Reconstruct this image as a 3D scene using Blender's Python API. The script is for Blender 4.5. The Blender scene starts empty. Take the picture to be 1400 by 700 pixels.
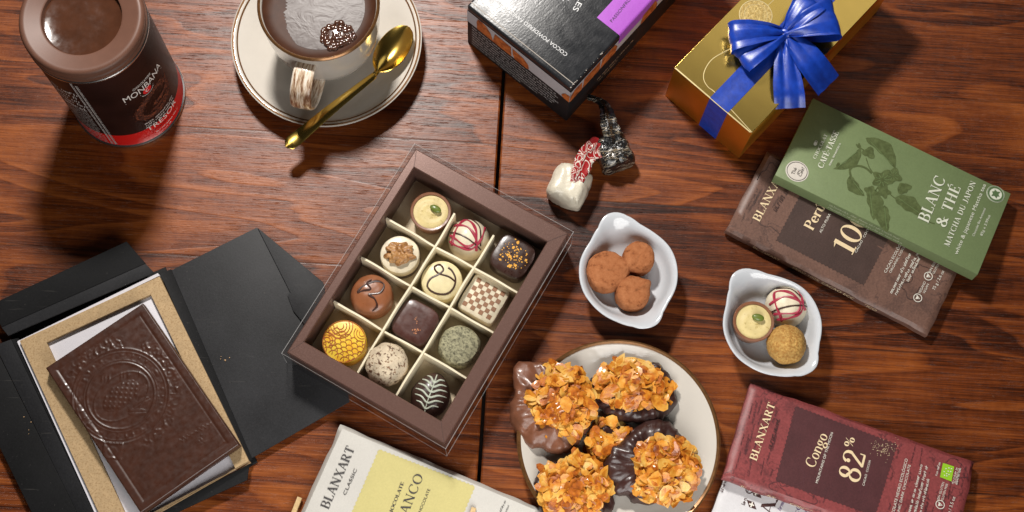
import bpy, bmesh, math, random
from mathutils import Vector, Matrix, noise as mn
rnd = random.Random(7)
scene = bpy.context.scene
C = scene.collection
PI = math.pi
# ---------------------------------------------------------------- camera model (units: centimetres until the final rescale)
FPX = 1950.0                       # focal length in pixels of the 1400 px wide photograph
DIST = 97.5                        # distance along the optical axis to the table
NX, NY = 650.0, 900.0              # vertical vanishing point (straight down)
_d = Vector(((NX - 700) / FPX, -(NY - 350) / FPX, -1)).normalized()
_u = -_d
_ex = (Vector((1, 0, 0)) - _u * _u.x).normalized()
_ey = _u.cross(_ex)
RCW = Matrix((_ex, _ey, _u))       # camera -> world
CAMPOS = -(RCW @ Vector((0, 0, -1))) * DIST

def ray(px, py):
    return RCW @ Vector(((px - 700) / FPX, -(py - 350) / FPX, -1))
def at(px, py, z=0.0):
    r = ray(px, py)
    return CAMPOS + r * ((z - CAMPOS.z) / r.z)
def proj(p):
    c = RCW.transposed() @ (Vector(p) - CAMPOS)
    return (700 + FPX * c.x / -c.z, 350 - FPX * c.y / -c.z)
def rad(px, py, z, r):
    return (at(px + r, py, z) - at(px - r, py, z)).length / 2

# ---------------------------------------------------------------- objects
def link(name, data):
    o = bpy.data.objects.new(name, data); C.objects.link(o); return o
def tag(o, label, cat, group=None, kind=None):
    if label: o['label'] = label
    if cat: o['category'] = cat
    if group: o['group'] = group
    if kind: o['kind'] = kind
    return o
def thing(name, label, cat, loc=(0, 0, 0), rotz=0.0, group=None, M=None):
    o = link(name, None)
    if M is not None: o.matrix_world = M
    else:
        o.location = loc; o.rotation_euler = (0, 0, rotz)
    return tag(o, label, cat, group)
def obj(name, bm, mats, parent=None, smooth=True, ang=40, M=None):
    me = bpy.data.meshes.new(name)
    bmesh.ops.recalc_face_normals(bm, faces=bm.faces) if getattr(bm, '_recalc', False) else None
    bm.to_mesh(me); bm.free()
    if not isinstance(mats, (list, tuple)): mats = [mats]
    for m in mats: me.materials.append(m)
    if smooth:
        me.polygons.foreach_set('use_smooth', [True] * len(me.polygons))
        me.set_sharp_from_angle(angle=math.radians(ang))
    o = link(name, me)
    if parent is not None: o.parent = parent
    if M is not None: o.matrix_local = M
    return o
def part(name, bm, mats, parent, **k):
    bmesh.ops.recalc_face_normals(bm, faces=bm.faces)
    return obj(name, bm, mats, parent, **k)
def copy_tree(o, parent=None):
    c = o.copy(); C.objects.link(c); c.parent = parent
    for ch in [x for x in C.objects if x.parent == o]: copy_tree(ch, c)
    return c
NB = bmesh.new

# ---------------------------------------------------------------- shapes
def box(bm, x0, x1, y0, y1, z0, z1, bev=0.0, seg=2):
    t = bmesh.new()
    bmesh.ops.create_cube(t, size=1)
    for v in t.verts:
        v.co = Vector((x0 + (v.co.x + .5) * (x1 - x0), y0 + (v.co.y + .5) * (y1 - y0), z0 + (v.co.z + .5) * (z1 - z0)))
    if bev: bmesh.ops.bevel(t, geom=list(t.edges), offset=bev, segments=seg, profile=.5, affect='EDGES')
    merge(bm, t)
def merge(bm, t, f=None, mi=None):
    vm = {}
    for v in t.verts: vm[v] = bm.verts.new(f(v.co) if f else v.co)
    for fa in t.faces:
        try:
            nf = bm.faces.new([vm[v] for v in fa.verts])
            nf.material_index = fa.material_index if mi is None else mi
        except ValueError: pass
    t.free()
def lathe(bm, prof, seg=64, c=(0, 0), mi=0, rf=None):
    rows = []
    for r, z in prof:
        if r < 1e-6: rows.append([bm.verts.new((c[0], c[1], z))])
        else:
            row = []
            for i in range(seg):
                a = 2 * PI * i / seg
                k = rf(a, r, z) if rf else 1
                row.append(bm.verts.new((c[0] + r * k * math.cos(a), c[1] + r * k * math.sin(a), z)))
            rows.append(row)
    for A, B in zip(rows, rows[1:]):
        for i in range(seg):
            j = (i + 1) % seg
            if len(A) == 1 and len(B) == 1: continue
            if len(A) == 1: f = bm.faces.new((A[0], B[i], B[j]))
            elif len(B) == 1: f = bm.faces.new((A[i], B[0], A[j]))
            else: f = bm.faces.new((A[i], B[i], B[j], A[j]))
            f.material_index = mi
def prism(bm, pts, z0, z1, bev=0.0):
    """pts: 2-D outline, any winding; z1 may be a list of heights per point"""
    n = len(pts)
    zt = z1 if isinstance(z1, (list, tuple)) else [z1] * n
    zb = z0 if isinstance(z0, (list, tuple)) else [z0] * n
    t = bmesh.new()
    top = [t.verts.new((p[0], p[1], zt[i])) for i, p in enumerate(pts)]
    bot = [t.verts.new((p[0], p[1], zb[i])) for i, p in enumerate(pts)]
    f = t.faces.new(top); t.faces.new(bot[::-1])
    for i in range(n):
        j = (i + 1) % n
        t.faces.new((top[i], bot[i], bot[j], top[j]))
    bmesh.ops.recalc_face_normals(t, faces=t.faces)
    if bev:
        bmesh.ops.bevel(t, geom=[e for e in f.edges], offset=bev, segments=3, profile=.5, affect='EDGES')
    merge(bm, t)
def tube(bm, pts, r, seg=8, closed=False, cap=True):
    n = len(pts); rows = []
    rr = r if isinstance(r, (list, tuple)) else [r] * n
    prev = None
    for i, p in enumerate(pts):
        p = Vector(p)
        a = Vector(pts[(i - 1) % n] if (closed or i > 0) else pts[i])
        b = Vector(pts[(i + 1) % n] if (closed or i < n - 1) else pts[i])
        d = (b - a).normalized()
        if prev is None:
            prev = d.orthogonal().normalized()
        prev = (prev - d * prev.dot(d)).normalized()
        q = d.cross(prev)
        rows.append([bm.verts.new(p + (prev * math.cos(2 * PI * k / seg) + q * math.sin(2 * PI * k / seg)) * rr[i]) for k in range(seg)])
    m = n if closed else n - 1
    for i in range(m):
        A, B = rows[i], rows[(i + 1) % n]
        for k in range(seg):
            l = (k + 1) % seg
            bm.faces.new((A[k], A[l], B[l], B[k]))
    if cap and not closed:
        bm.faces.new(rows[0][::-1]); bm.faces.new(rows[-1])
def ball(bm, c, r, sub=3, sc=(1, 1, 1), f=None):
    t = bmesh.new()
    bmesh.ops.create_icosphere(t, subdivisions=sub, radius=1)
    for v in t.verts:
        n = v.co.copy()
        k = f(n) if f else 1.0
        v.co = Vector(c) + Vector((n.x * r * sc[0], n.y * r * sc[1], n.z * r * sc[2])) * k
    merge(bm, t)
def grid(bm, nu, nv, f, closed_u=False):
    rows = [[bm.verts.new(f(i / (nu if closed_u else nu - 1), j / (nv - 1))) for i in range(nu)] for j in range(nv)]
    for j in range(nv - 1):
        for i in range(nu if closed_u else nu - 1):
            k = (i + 1) % nu
            bm.faces.new((rows[j][i], rows[j][k], rows[j + 1][k], rows[j + 1][i]))
    return rows
def solidify(bm, t):
    bmesh.ops.recalc_face_normals(bm, faces=bm.faces)
    bmesh.ops.solidify(bm, geom=list(bm.faces), thickness=t)
def catmull(pts, n=8, closed=False):
    out = []; m = len(pts)
    P = [Vector(p) for p in pts]
    rng = range(m) if closed else range(m - 1)
    for i in rng:
        p0 = P[(i - 1) % m] if (closed or i > 0) else P[i]
        p1, p2 = P[i], P[(i + 1) % m]
        p3 = P[(i + 2) % m] if (closed or i < m - 2) else p2
        for k in range(n):
            t = k / n
            out.append(.5 * ((2 * p1) + (p2 - p0) * t + (2 * p0 - 5 * p1 + 4 * p2 - p3) * t * t + (3 * p1 - p0 - 3 * p2 + p3) * t ** 3))
    if not closed: out.append(P[-1])
    return out

class Frame:
    """A rectangle in space from three photograph points: local x to the right, y up, z the normal"""
    def __init__(s, TL, TR, BR, zTL, zTR, zBR, thick):
        a, b, c = at(*TL, zTL), at(*TR, zTR), at(*BR, zBR)
        ux = b - a; uy = b - c
        s.w = ux.length; s.l = uy.length
        ux.normalize()
        uz = ux.cross(uy).normalized(); uy = uz.cross(ux)
        ctr = (a + c) / 2
        s.t = thick
        o = ctr - uz * thick
        s.M = Matrix(((ux.x, uy.x, uz.x, o.x), (ux.y, uy.y, uz.y, o.y), (ux.z, uy.z, uz.z, o.z), (0, 0, 0, 1)))
        s.inv = s.M.inverted()
        s.uz = uz; s.top = ctr
    def loc(s, px, py, z=None):
        z = s.t if z is None else z
        o = s.inv @ CAMPOS
        d = s.inv.to_3x3() @ ray(px, py)
        k = (z - o.z) / d.z
        p = o + d * k
        return Vector((p.x, p.y))
# ---------------------------------------------------------------- materials
class NT:
    def __init__(s, name):
        s.m = bpy.data.materials.new(name); s.m.use_nodes = True
        s.t = s.m.node_tree; s.n = s.t.nodes; s.b = s.n['Principled BSDF']; s.l = s.t.links
        tc = s.n.new('ShaderNodeTexCoord'); mp = s.n.new('ShaderNodeMapping')
        mp.inputs['Scale'].default_value = (100, 100, 100)      # metres -> centimetres
        s.l.new(tc.outputs['Object'], mp.inputs['Vector']); s.co = mp.outputs['Vector']
    def sock(s, node, i, v):
        if v is None: return
        if hasattr(v, 'is_output'): s.l.new(v, node.inputs[i])
        else: node.inputs[i].default_value = v
    def map(s, v, scale=(1, 1, 1), loc=(0, 0, 0), rot=(0, 0, 0)):
        n = s.n.new('ShaderNodeMapping'); s.l.new(v, n.inputs['Vector'])
        n.inputs['Scale'].default_value = scale
        if hasattr(loc, 'is_output'): s.l.new(loc, n.inputs['Location'])
        else: n.inputs['Location'].default_value = loc
        n.inputs['Rotation'].default_value = rot
        return n.outputs[0]
    def noise(s, v=None, scale=1, detail=4, rough=.55, dist=0):
        n = s.n.new('ShaderNodeTexNoise'); s.l.new(v if v is not None else s.co, n.inputs['Vector'])
        n.inputs['Scale'].default_value = scale; n.inputs['Detail'].default_value = detail
        n.inputs['Roughness'].default_value = rough; n.inputs['Distortion'].default_value = dist
        return n.outputs['Fac']
    def voro(s, v=None, scale=1, feature='F1', out='Distance'):
        n = s.n.new('ShaderNodeTexVoronoi'); s.l.new(v if v is not None else s.co, n.inputs['Vector'])
        n.feature = feature; n.inputs['Scale'].default_value = scale
        return n.outputs[out]
    def math(s, op, a, b=None, c=None, clamp=False):
        n = s.n.new('ShaderNodeMath'); n.operation = op; n.use_clamp = clamp
        s.sock(n, 0, a); s.sock(n, 1, b); s.sock(n, 2, c)
        return n.outputs[0]
    def ramp(s, f, stops, interp='LINEAR'):
        n = s.n.new('ShaderNodeValToRGB'); e = n.color_ramp.elements; n.color_ramp.interpolation = interp
        while len(e) < len(stops): e.new(.5)
        for k, (p, c) in zip(e, stops):
            k.position = p
            k.color = (*c, 1) if isinstance(c, (tuple, list)) else (c, c, c, 1)
        s.l.new(f, n.inputs[0]); return n.outputs[0]
    def mix(s, f, a, b, mode='MIX'):
        n = s.n.new('ShaderNodeMix'); n.data_type = 'RGBA'; n.blend_type = mode
        s.sock(n, 0, f)
        for i, v in ((6, a), (7, b)):
            if isinstance(v, (tuple, list)): n.inputs[i].default_value = (*v[:3], 1)
            else: s.l.new(v, n.inputs[i])
        return n.outputs[2]
    def sep(s, v=None):
        n = s.n.new('ShaderNodeSeparateXYZ'); s.l.new(v if v is not None else s.co, n.inputs[0]); return n.outputs
    def comb(s, x=0., y=0., z=0.):
        n = s.n.new('ShaderNodeCombineXYZ'); s.sock(n, 0, x); s.sock(n, 1, y); s.sock(n, 2, z); return n.outputs[0]
    def island(s):
        return s.n.new('ShaderNodeNewGeometry').outputs['Random Per Island']
    def set(s, **k):
        names = dict(col='Base Color', rough='Roughness', metal='Metallic', spec='Specular IOR Level', coat='Coat Weight',
                     coatr='Coat Roughness', sss='Subsurface Weight', sheen='Sheen Weight', ior='IOR', aniso='Anisotropic', tr='Transmission Weight')
        for q, v in k.items():
            i = s.b.inputs[names[q]]
            if hasattr(v, 'is_output'): s.l.new(v, i)
            elif isinstance(v, (tuple, list)): i.default_value = (*v[:3], 1)
            else: i.default_value = v
        return s
    def bump(s, h, dist=.05, strength=1.0):
        n = s.n.new('ShaderNodeBump'); n.inputs['Distance'].default_value = dist * .01
        n.inputs['Strength'].default_value = strength
        s.l.new(h, n.inputs['Height']); s.l.new(n.outputs[0], s.b.inputs['Normal'])
        return s
def hexc(h):
    h = h.lstrip('#'); c = [int(h[i:i + 2], 16) / 255 for i in (0, 2, 4)]
    return tuple(x / 12.92 if x <= .04045 else ((x + .055) / 1.055) ** 2.4 for x in c)
def simple(name, col, rough=.5, metal=0., var=.12, vscale=1.5, bs=None, bd=.01, **k):
    """one colour with a little mottling, and a fine surface bump"""
    t = NT(name)
    n = t.noise(scale=vscale, detail=5)
    lo = tuple(c * (1 - var) for c in col); hi = tuple(min(1, c * (1 + var)) for c in col)
    t.set(col=t.ramp(n, [(.3, lo), (.7, hi)]), rough=rough, metal=metal, **k)
    if bs: t.bump(t.noise(scale=bs, detail=4), bd)
    return t.m

def wood():
    t = NT('stained_wood')
    X, Y, Z = t.sep()
    side = t.math('GREATER_THAN', X, 0.)
    yy = t.math('ADD', Y, t.math('MULTIPLY', side, 3.7))
    yw = t.math('ADD', yy, t.math('MULTIPLY', t.noise(t.map(t.co, (.02, .05, 1)), 1, 1), .5))
    bi = t.math('FLOOR', t.math('DIVIDE', yw, 9.3))
    bf = t.math('FRACT', t.math('DIVIDE', yw, 9.3))
    seed = t.math('ADD', t.math('MULTIPLY', bi, 17.31), t.math('MULTIPLY', side, 53.7))
    wn = t.n.new('ShaderNodeTexWhiteNoise'); wn.noise_dimensions = '1D'; t.l.new(seed, wn.inputs['W'])
    tone = wn.outputs['Value']
    P = t.comb(X, yy, seed)
    # growth rings: contour lines of a stretched noise, so some boards show cathedrals
    f = t.noise(t.map(P, (.022, .13, 1)), 1, 2.5, .45, .35)
    ring = t.math('FRACT', t.math('MULTIPLY', f, 15.0))
    ringl = t.ramp(ring, [(0, 0.), (.55, .35), (.9, 1.), (.97, .55), (1, 0.)])
    fib = t.noise(t.map(P, (.22, 13, 1)), 1, 5, .66)
    fib2 = t.noise(t.map(P, (.18, 3.2, 1)), 1, 5, .6)
    flame = t.noise(t.map(P, (2.2, 1.1, 1), rot=(0, 0, .35)), 1, 3, .6)
    blot = t.noise(t.map(P, (.05, .12, 1)), 1, 3)
    a = t.math('ADD', t.math('MULTIPLY', ringl, .17), t.math('MULTIPLY', fib, .60))
    a = t.math('ADD', a, t.math('MULTIPLY', fib2, .34))
    a = t.math('ADD', a, t.math('MULTIPLY', flame, .12))
    a = t.math('ADD', a, t.math('ADD', t.math('MULTIPLY', blot, .42), -.06))
    a = t.math('ADD', a, t.math('ADD', t.math('MULTIPLY', tone, .19), -.03))
    col = t.ramp(a, [(.50, WOOD[0]), (.66, WOOD[1]), (.80, WOOD[2]), (1.0, WOOD[3])])
    pore = t.ramp(t.noise(t.map(P, (.7, 24, 1)), 1, 3, .6), [(.60, 0.), (.70, 1.)])
    col = t.mix(t.math('MULTIPLY', pore, .32), col, WOOD[0])
    dust = t.ramp(t.noise(t.map(t.co, (2.6, 2.6, 1)), 1, 3, .7), [(.70, 0.), (.73, .22)])
    scr = t.ramp(t.noise(t.map(t.co, (.5, 9, 1), rot=(0, 0, 1.0)), 1, 2, .5), [(.715, 0.), (.73, .25)])
    col = t.mix(t.math('MAXIMUM', dust, scr), col, (.34, .22, .15))
    joint = t.math('MINIMUM', bf, t.math('SUBTRACT', 1., bf))
    jl = t.ramp(joint, [(0, 1.), (.004, .9), (.012, 0.)])
    col = t.mix(t.math('MULTIPLY', jl, .4), col, (.012, .004, .002))
    rr = t.math('ADD', .29, t.math('MULTIPLY', fib2, .20))
    t.set(col=col, rough=rr, spec=.40)
    h = t.math('ADD', t.math('MULTIPLY', fib, .6), t.math('MULTIPLY', ringl, .35))
    h = t.math('SUBTRACT', h, t.math('MULTIPLY', pore, .7))
    h = t.math('SUBTRACT', h, t.math('MULTIPLY', jl, .5))
    h = t.math('ADD', h, t.math('MULTIPLY', t.noise(t.map(P, (1.2, 1.6, 1)), 1, 3), .7))
    t.bump(h, .014)
    return t.m
WOOD = [(.0075, .0015, .0004), (.042, .0080, .0013), (.136, .0290, .0044), (.275, .073, .0125)]

def paper(name, col, var=.10, rough=.55, fib=9, bd=.006, spec=.4):
    t = NT(name)
    n1 = t.noise(scale=fib, detail=5, rough=.7); n2 = t.noise(scale=.5, detail=3)
    a = t.math('ADD', t.math('MULTIPLY', n1, .6), t.math('MULTIPLY', n2, .4))
    lo = tuple(c * (1 - var) for c in col); hi = tuple(min(1, c * (1 + var)) for c in col)
    t.set(col=t.ramp(a, [(.35, lo), (.65, hi)]), rough=rough, spec=spec)
    w1 = t.math('ABSOLUTE', t.math('SUBTRACT', t.noise(scale=.55, detail=3), .5))
    t.bump(t.math('ADD', t.math('MULTIPLY', n1, .35), t.math('ADD', t.noise(scale=.9, detail=2), t.math('MULTIPLY', w1, 1.2))), bd * 3)
    return t.m
def map_paper(name, col, dark, rough=.45):
    """wrapper paper printed with faded map contours and blotches"""
    t = NT(name)
    n1 = t.noise(scale=7, detail=5, rough=.7); n2 = t.noise(scale=.35, detail=4, dist=.8)
    base = t.ramp(n1, [(.3, tuple(c * .78 for c in col)), (.7, tuple(c * 1.15 for c in col))])
    blot = t.ramp(t.math('ADD', t.math('MULTIPLY', n2, .7), t.math('MULTIPLY', n1, .3)), [(.36, .75), (.47, .15), (.56, 0.)])
    cl = t.math('ABSOLUTE', t.math('SUBTRACT', t.math('FRACT', t.math('MULTIPLY', t.noise(scale=.28, detail=5, rough=.6), 9.)), .5))
    lines = t.math('MULTIPLY', t.ramp(cl, [(0, .8), (.05, .7), (.09, 0.)]), t.ramp(t.noise(scale=.5, detail=2), [(.45, 0.), (.6, 1.)]))
    t.set(col=t.mix(t.math('MAXIMUM', blot, lines), base, dark), rough=rough, spec=.4)
    w1 = t.math('ABSOLUTE', t.math('SUBTRACT', t.noise(scale=.55, detail=3), .5))
    t.bump(t.math('ADD', t.math('MULTIPLY', n1, .35), t.math('ADD', t.noise(scale=.9, detail=2), t.math('MULTIPLY', w1, 1.2))), .018)
    return t.m
def black_card(name, col, rough, spec):
    t = NT(name)
    n = t.noise(scale=9, detail=5, rough=.7); b = t.noise(scale=.22, detail=4)
    base = t.ramp(t.math('ADD', t.math('MULTIPLY', n, .5), t.math('MULTIPLY', b, .5)), [(.35, tuple(c * .6 for c in col)), (.65, tuple(c * 1.5 for c in col))])
    s1 = t.ramp(t.noise(t.map(t.co, (.25, 4, 1), rot=(0, 0, .5)), 1, 3, .6), [(.68, 0.), (.72, .35)])
    s2 = t.ramp(t.noise(scale=5.5, detail=2), [(.70, 0.), (.74, .4)])
    t.set(col=t.mix(t.math('MAXIMUM', s1, s2), base, (.06, .055, .05)), rough=rough, spec=spec)
    t.bump(t.math('ADD', t.math('MULTIPLY', n, .4), t.noise(scale=.3, detail=2)), .014)
    return t.m
def speck(name, base, spot, scale, th, rough=.6, soft=.04, var=.1, bd=.02, bs=None, spec=.4, extra=None):
    t = NT(name)
    n = t.noise(scale=scale, detail=4, rough=.65)
    m = t.ramp(n, [(th - soft, 0.), (th + soft, 1.)])
    v = t.noise(scale=scale * .37, detail=3)
    b = t.ramp(v, [(.3, tuple(c * (1 - var) for c in base)), (.7, tuple(min(1, c * (1 + var)) for c in base))])
    col = t.mix(m, b, spot)
    if extra:
        m2 = t.ramp(t.noise(t.map(t.co, loc=(7, 3, 1)), scale * 1.3, 3), [(extra[1] - .03, 0.), (extra[1] + .03, 1.)])
        col = t.mix(m2, col, extra[0])
    t.set(col=col, rough=rough, spec=spec)
    t.bump(t.noise(scale=bs or scale, detail=4), bd)
    return t.m
def porcelain(name, col, crackle=0.):
    t = NT(name)
    n = t.noise(scale=.6, detail=4)
    t.set(col=t.ramp(n, [(.3, tuple(c * .96 for c in col)), (.7, col)]), rough=.14, spec=.5, coat=.3, coatr=.05)
    t.bump(t.noise(scale=.7, detail=2), .03)
    return t.m
def choc(name, col, rough=.3, bs=1.6, bd=.05, coat=.25, dust=.0):
    t = NT(name)
    n = t.noise(scale=1.2, detail=5)
    c = t.ramp(n, [(.3, tuple(x * .82 for x in col)), (.7, tuple(x * 1.15 for x in col))])
    if dust:
        m = t.ramp(t.noise(scale=5, detail=6, rough=.7), [(.6, 0.), (.75, 1.)])
        c = t.mix(t.math('MULTIPLY', m, dust), c, tuple(min(1, x * 3) for x in col))
    t.set(col=c, rough=t.ramp(t.noise(scale=3, detail=4), [(.3, rough * .75), (.7, rough * 1.3)]), spec=.5, coat=coat, coatr=.12)
    t.bump(t.noise(scale=bs, detail=2), bd * .6)
    return t.m
def foil(name, col, rough=.22, bs=.35, bd=.03):
    t = NT(name)
    n = t.noise(scale=.8, detail=4)
    t.set(col=t.ramp(n, [(.3, tuple(x * .92 for x in col)), (.7, col)]), rough=rough, metal=1.)
    t.bump(t.noise(scale=bs, detail=2), bd)
    return t.m
def edge_glint():
    t = NT('sleeve_edge_glint'); t.set(col=(.75, .74, .73), rough=.2, spec=.6); t.b.inputs['Alpha'].default_value = .3
    return t.m
def acetate():
    t = NT('clear_acetate'); t.n.remove(t.b)
    out = t.n['Material Output']
    tr = t.n.new('ShaderNodeBsdfTransparent'); gl = t.n.new('ShaderNodeBsdfGlossy'); fr = t.n.new('ShaderNodeLayerWeight'); mx = t.n.new('ShaderNodeMixShader')
    tr.inputs[0].default_value = (.985, .985, .985, 1); gl.inputs['Roughness'].default_value = .05; fr.inputs[0].default_value = .5
    bp = t.n.new('ShaderNodeBump'); bp.inputs['Distance'].default_value = .0006
    t.l.new(t.noise(scale=.45, detail=2), bp.inputs['Height']); t.l.new(bp.outputs[0], gl.inputs['Normal'])
    sc = t.ramp(t.noise(t.map(t.co, (3, 3, 3)), 4, 4), [(.70, 0.), (.74, .03)])
    f = t.math('ADD', t.math('MULTIPLY_ADD', t.math('POWER', fr.outputs['Facing'], 5.), .8, .035), sc, clamp=True)
    t.l.new(f, mx.inputs[0]); t.l.new(tr.outputs[0], mx.inputs[1]); t.l.new(gl.outputs[0], mx.inputs[2]); t.l.new(mx.outputs[0], out.inputs[0])
    return t.m
def satin():
    t = NT('blue_satin')
    n = t.noise(t.map(t.co, (1, 1, 1)), 2.2, 3)
    t.set(col=t.ramp(n, [(.3, (.004, .030, .27)), (.7, (.007, .052, .42))]), rough=.36, spec=.8, sheen=.06, coat=.0, coatr=.3)
    t.b.inputs['Sheen Roughness'].default_value = .35
    t.b.inputs['Sheen Tint'].default_value = (.25, .4, 1, 1)
    t.bump(t.math('ADD', t.noise(scale=26, detail=2), t.math('MULTIPLY', t.noise(scale=1.1, detail=2), 3.)), .006)
    return t.m
def flakes():
    t = NT('toasted_almond')
    r = t.island()
    patch = t.noise(scale=.75, detail=3)
    fine = t.noise(scale=2.6, detail=4)
    a = t.math('ADD', t.math('MULTIPLY', patch, .62), t.math('MULTIPLY', r, .22))
    a = t.math('ADD', a, t.math('MULTIPLY', fine, .30))
    c = t.ramp(a, [(.36, (.17, .034, .004)), (.47, (.43, .115, .009)), (.56, (.60, .235, .024)), (.68, (.70, .39, .08)), (.84, (.74, .52, .19))])
    t.set(col=c, rough=.40, spec=.3, coat=.18, coatr=.12)
    t.bump(t.noise(scale=4, detail=3), .04)
    return t.m
def lettering(name, col, rough=.45, metal=0.):
    return simple(name, col, rough, metal, var=.06, vscale=6)
# ---------------------------------------------------------------- writing
TH, TN = .17, .05
def _st(x, s0=.13, s1=.13, y0=0, y1=1, w=TH): return [('L', x, y0, x, y1, w), ('S', x, y0 + .025, s0), ('S', x, y1 - .025, s1)]
G = {
 'B': (.72, _st(.16) + [('L', .16, .975, .36, .975, TN), ('A', .36, .755, .2, .225, 90, -90), ('L', .16, .525, .38, .525, TN), ('A', .38, .275, .24, .255, 90, -90), ('L', .16, .025, .38, .025, TN)]),
 'L': (.64, _st(.16) + [('L', .16, .025, .56, .025, TN), ('V', .565, .13, .13)]),
 'A': (.76, [('L', .1, 0, .37, 1, TN * 1.2), ('L', .36, 1, .65, 0, TH), ('L', .18, .33, .55, .33, TN), ('S', .1, .025, .1), ('S', .65, .025, .13)]),
 'N': (.84, [('L', .14, 0, .14, 1, TN * 1.2), ('L', .14, 1, .68, 0, TH), ('L', .68, 0, .68, 1, TN * 1.2), ('S', .14, .025, .11), ('S', .1, .975, .11), ('S', .68, .975, .11)]),
 'X': (.76, [('L', .12, 1, .64, 0, TH), ('L', .62, 1, .12, 0, TN * 1.2), ('S', .14, .975, .13), ('S', .62, .975, .11), ('S', .12, .025, .11), ('S', .63, .025, .13)]),
 'R': (.76, _st(.16) + [('L', .16, .975, .36, .975, TN), ('A', .36, .755, .2, .225, 90, -90), ('L', .16, .525, .36, .525, TN), ('L', .38, .53, .64, 0, TH), ('S', .66, .025, .1)]),
 'T': (.72, _st(.36, .14, .05) + [('L', .06, .975, .66, .975, TN), ('V', .065, .87, .12), ('V', .655, .87, .12)]),
 'C': (.8, [('A', .43, .5, .35, .48, 48, 312), ('V', .69, .83, .14), ('L', .66, .14, .72, .24, TN)]),
 'G': (.82, [('A', .43, .5, .35, .48, 48, 312), ('V', .69, .83, .14), ('L', .66, .08, .66, .42, TH), ('S', .66, .42, .12)]),
 'E': (.66, _st(.16) + [('L', .16, .975, .56, .975, TN), ('L', .16, .51, .44, .51, TN), ('L', .16, .025, .58, .025, TN), ('V', .565, .87, .12), ('V', .585, .13, .13), ('V', .44, .51, .1)]),
 'F': (.62, _st(.16) + [('L', .16, .975, .56, .975, TN), ('L', .16, .51, .44, .51, TN), ('V', .565, .87, .12), ('V', .44, .51, .1)]),
 'H': (.84, _st(.16) + _st(.66) + [('L', .16, .51, .66, .51, TN)]),
 'I': (.34, _st(.17)),
 'J': (.5, [('L', .32, .15, .32, 1, TH), ('S', .32, .975, .13), ('A', .17, .15, .15, .2, 0, -150)]),
 'M': (.96, [('L', .14, 0, .14, 1, TN * 1.2), ('L', .14, 1, .46, 0, TH), ('L', .46, 0, .78, 1, TN), ('L', .78, 0, .78, 1, TH), ('S', .14, .025, .1), ('S', .78, .025, .13), ('S', .1, .975, .1), ('S', .82, .975, .1)]),
 'O': (.86, [('A', .43, .5, .35, .48, 0, 360)]),
 'D': (.82, _st(.16) + [('L', .16, .975, .34, .975, TN), ('A', .34, .5, .37, .475, 90, -90), ('L', .16, .025, .34, .025, TN)]),
 'P': (.68, _st(.16) + [('L', .16, .975, .36, .975, TN), ('A', .36, .74, .22, .24, 90, -90), ('L', .16, .5, .36, .5, TN)]),
 'S': (.6, [('A', .3, .745, .19, .235, 35, 250), ('A', .3, .26, .22, .24, 70, -150), ('L', .24, .56, .38, .46, TH), ('V', .47, .83, .12), ('V', .09, .17, .12)]),
 'U': (.82, [('L', .16, .3, .16, 1, TH), ('S', .16, .975, .13), ('A', .41, .3, .25, .29, 180, 360), ('L', .66, .3, .66, 1, TN * 1.2), ('S', .66, .975, .11)]),
 '&': (.86, [('A', .33, .77, .16, .21, 0, 360), ('A', .32, .25, .24, .24, 95, 350), ('L', .2, .72, .74, .02, TH), ('S', .72, .43, .12), ('L', .55, .2, .68, .42, TN)]),
 '-': (.36, [('L', .05, .42, .3, .42, TN * 1.8)]),
 '%': (.9, [('A', .2, .72, .15, .25, 0, 360), ('A', .68, .26, .15, .25, 0, 360), ('L', .2, 0, .68, 1, TN)]),
 '0': (.66, [('A', .33, .5, .24, .48, 0, 360)]),
 '1': (.46, [('L', .25, 0, .25, 1, TH * 1.1), ('S', .25, .025, .18), ('L', .06, .88, .25, .97, TN * 1.5)]),
 '2': (.66, [('A', .31, .73, .21, .25, 165, -25), ('L', .5, .64, .1, .07, TH * .8), ('L', .07, .06, .56, .06, TH * .75), ('V', .58, .15, .12), ('A', .15, .72, .04, .05, 0, 360)]),
 '8': (.66, [('A', .33, .755, .17, .225, 0, 360), ('A', .33, .27, .22, .25, 0, 360), ('L', .2, .66, .46, .42, TH * .8)]),
 'o': (.6, [('A', .3, .32, .22, .31, 0, 360)]),
 'n': (.66, [('L', .14, 0, .14, .64, TH * .9), ('S', .14, .02, .12), ('S', .1, .63, .08), ('A', .34, .4, .18, .23, 180, 0), ('L', .52, 0, .52, .42, TH * .9), ('S', .52, .02, .12)]),
 'g': (.6, [('A', .27, .42, .16, .22, 0, 360), ('A', .28, -.1, .21, .17, 0, 360), ('L', .2, .2, .2, .07, TN * 1.6), ('L', .4, .58, .52, .64, TN * 1.8)]),
 'e': (.56, [('A', .29, .32, .21, .31, 0, 315), ('L', .1, .34, .5, .34, TN)]),
 'r': (.46, [('L', .14, 0, .14, .64, TH * .9), ('S', .14, .02, .12), ('S', .1, .63, .08), ('A', .32, .42, .15, .21, 170, 50)]),
 'u': (.66, [('L', .14, .2, .14, .64, TH * .9), ('S', .1, .63, .09), ('A', .32, .22, .18, .21, 180, 360), ('L', .52, 0, .52, .64, TH * .9), ('S', .48, .63, .09), ('S', .55, .02, .08)]),
 ' ': (.4, []),
}
_ac = [('L', .33, 1.08, .47, 1.26, TN * 2)]
G['É'] = (G['E'][0], G['E'][1] + _ac)
G['Ó'] = (G['O'][0], G['O'][1] + _ac)
G['ú'] = (G['u'][0], G['u'][1] + [('L', .3, .75, .42, .96, TN * 2)])
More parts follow.
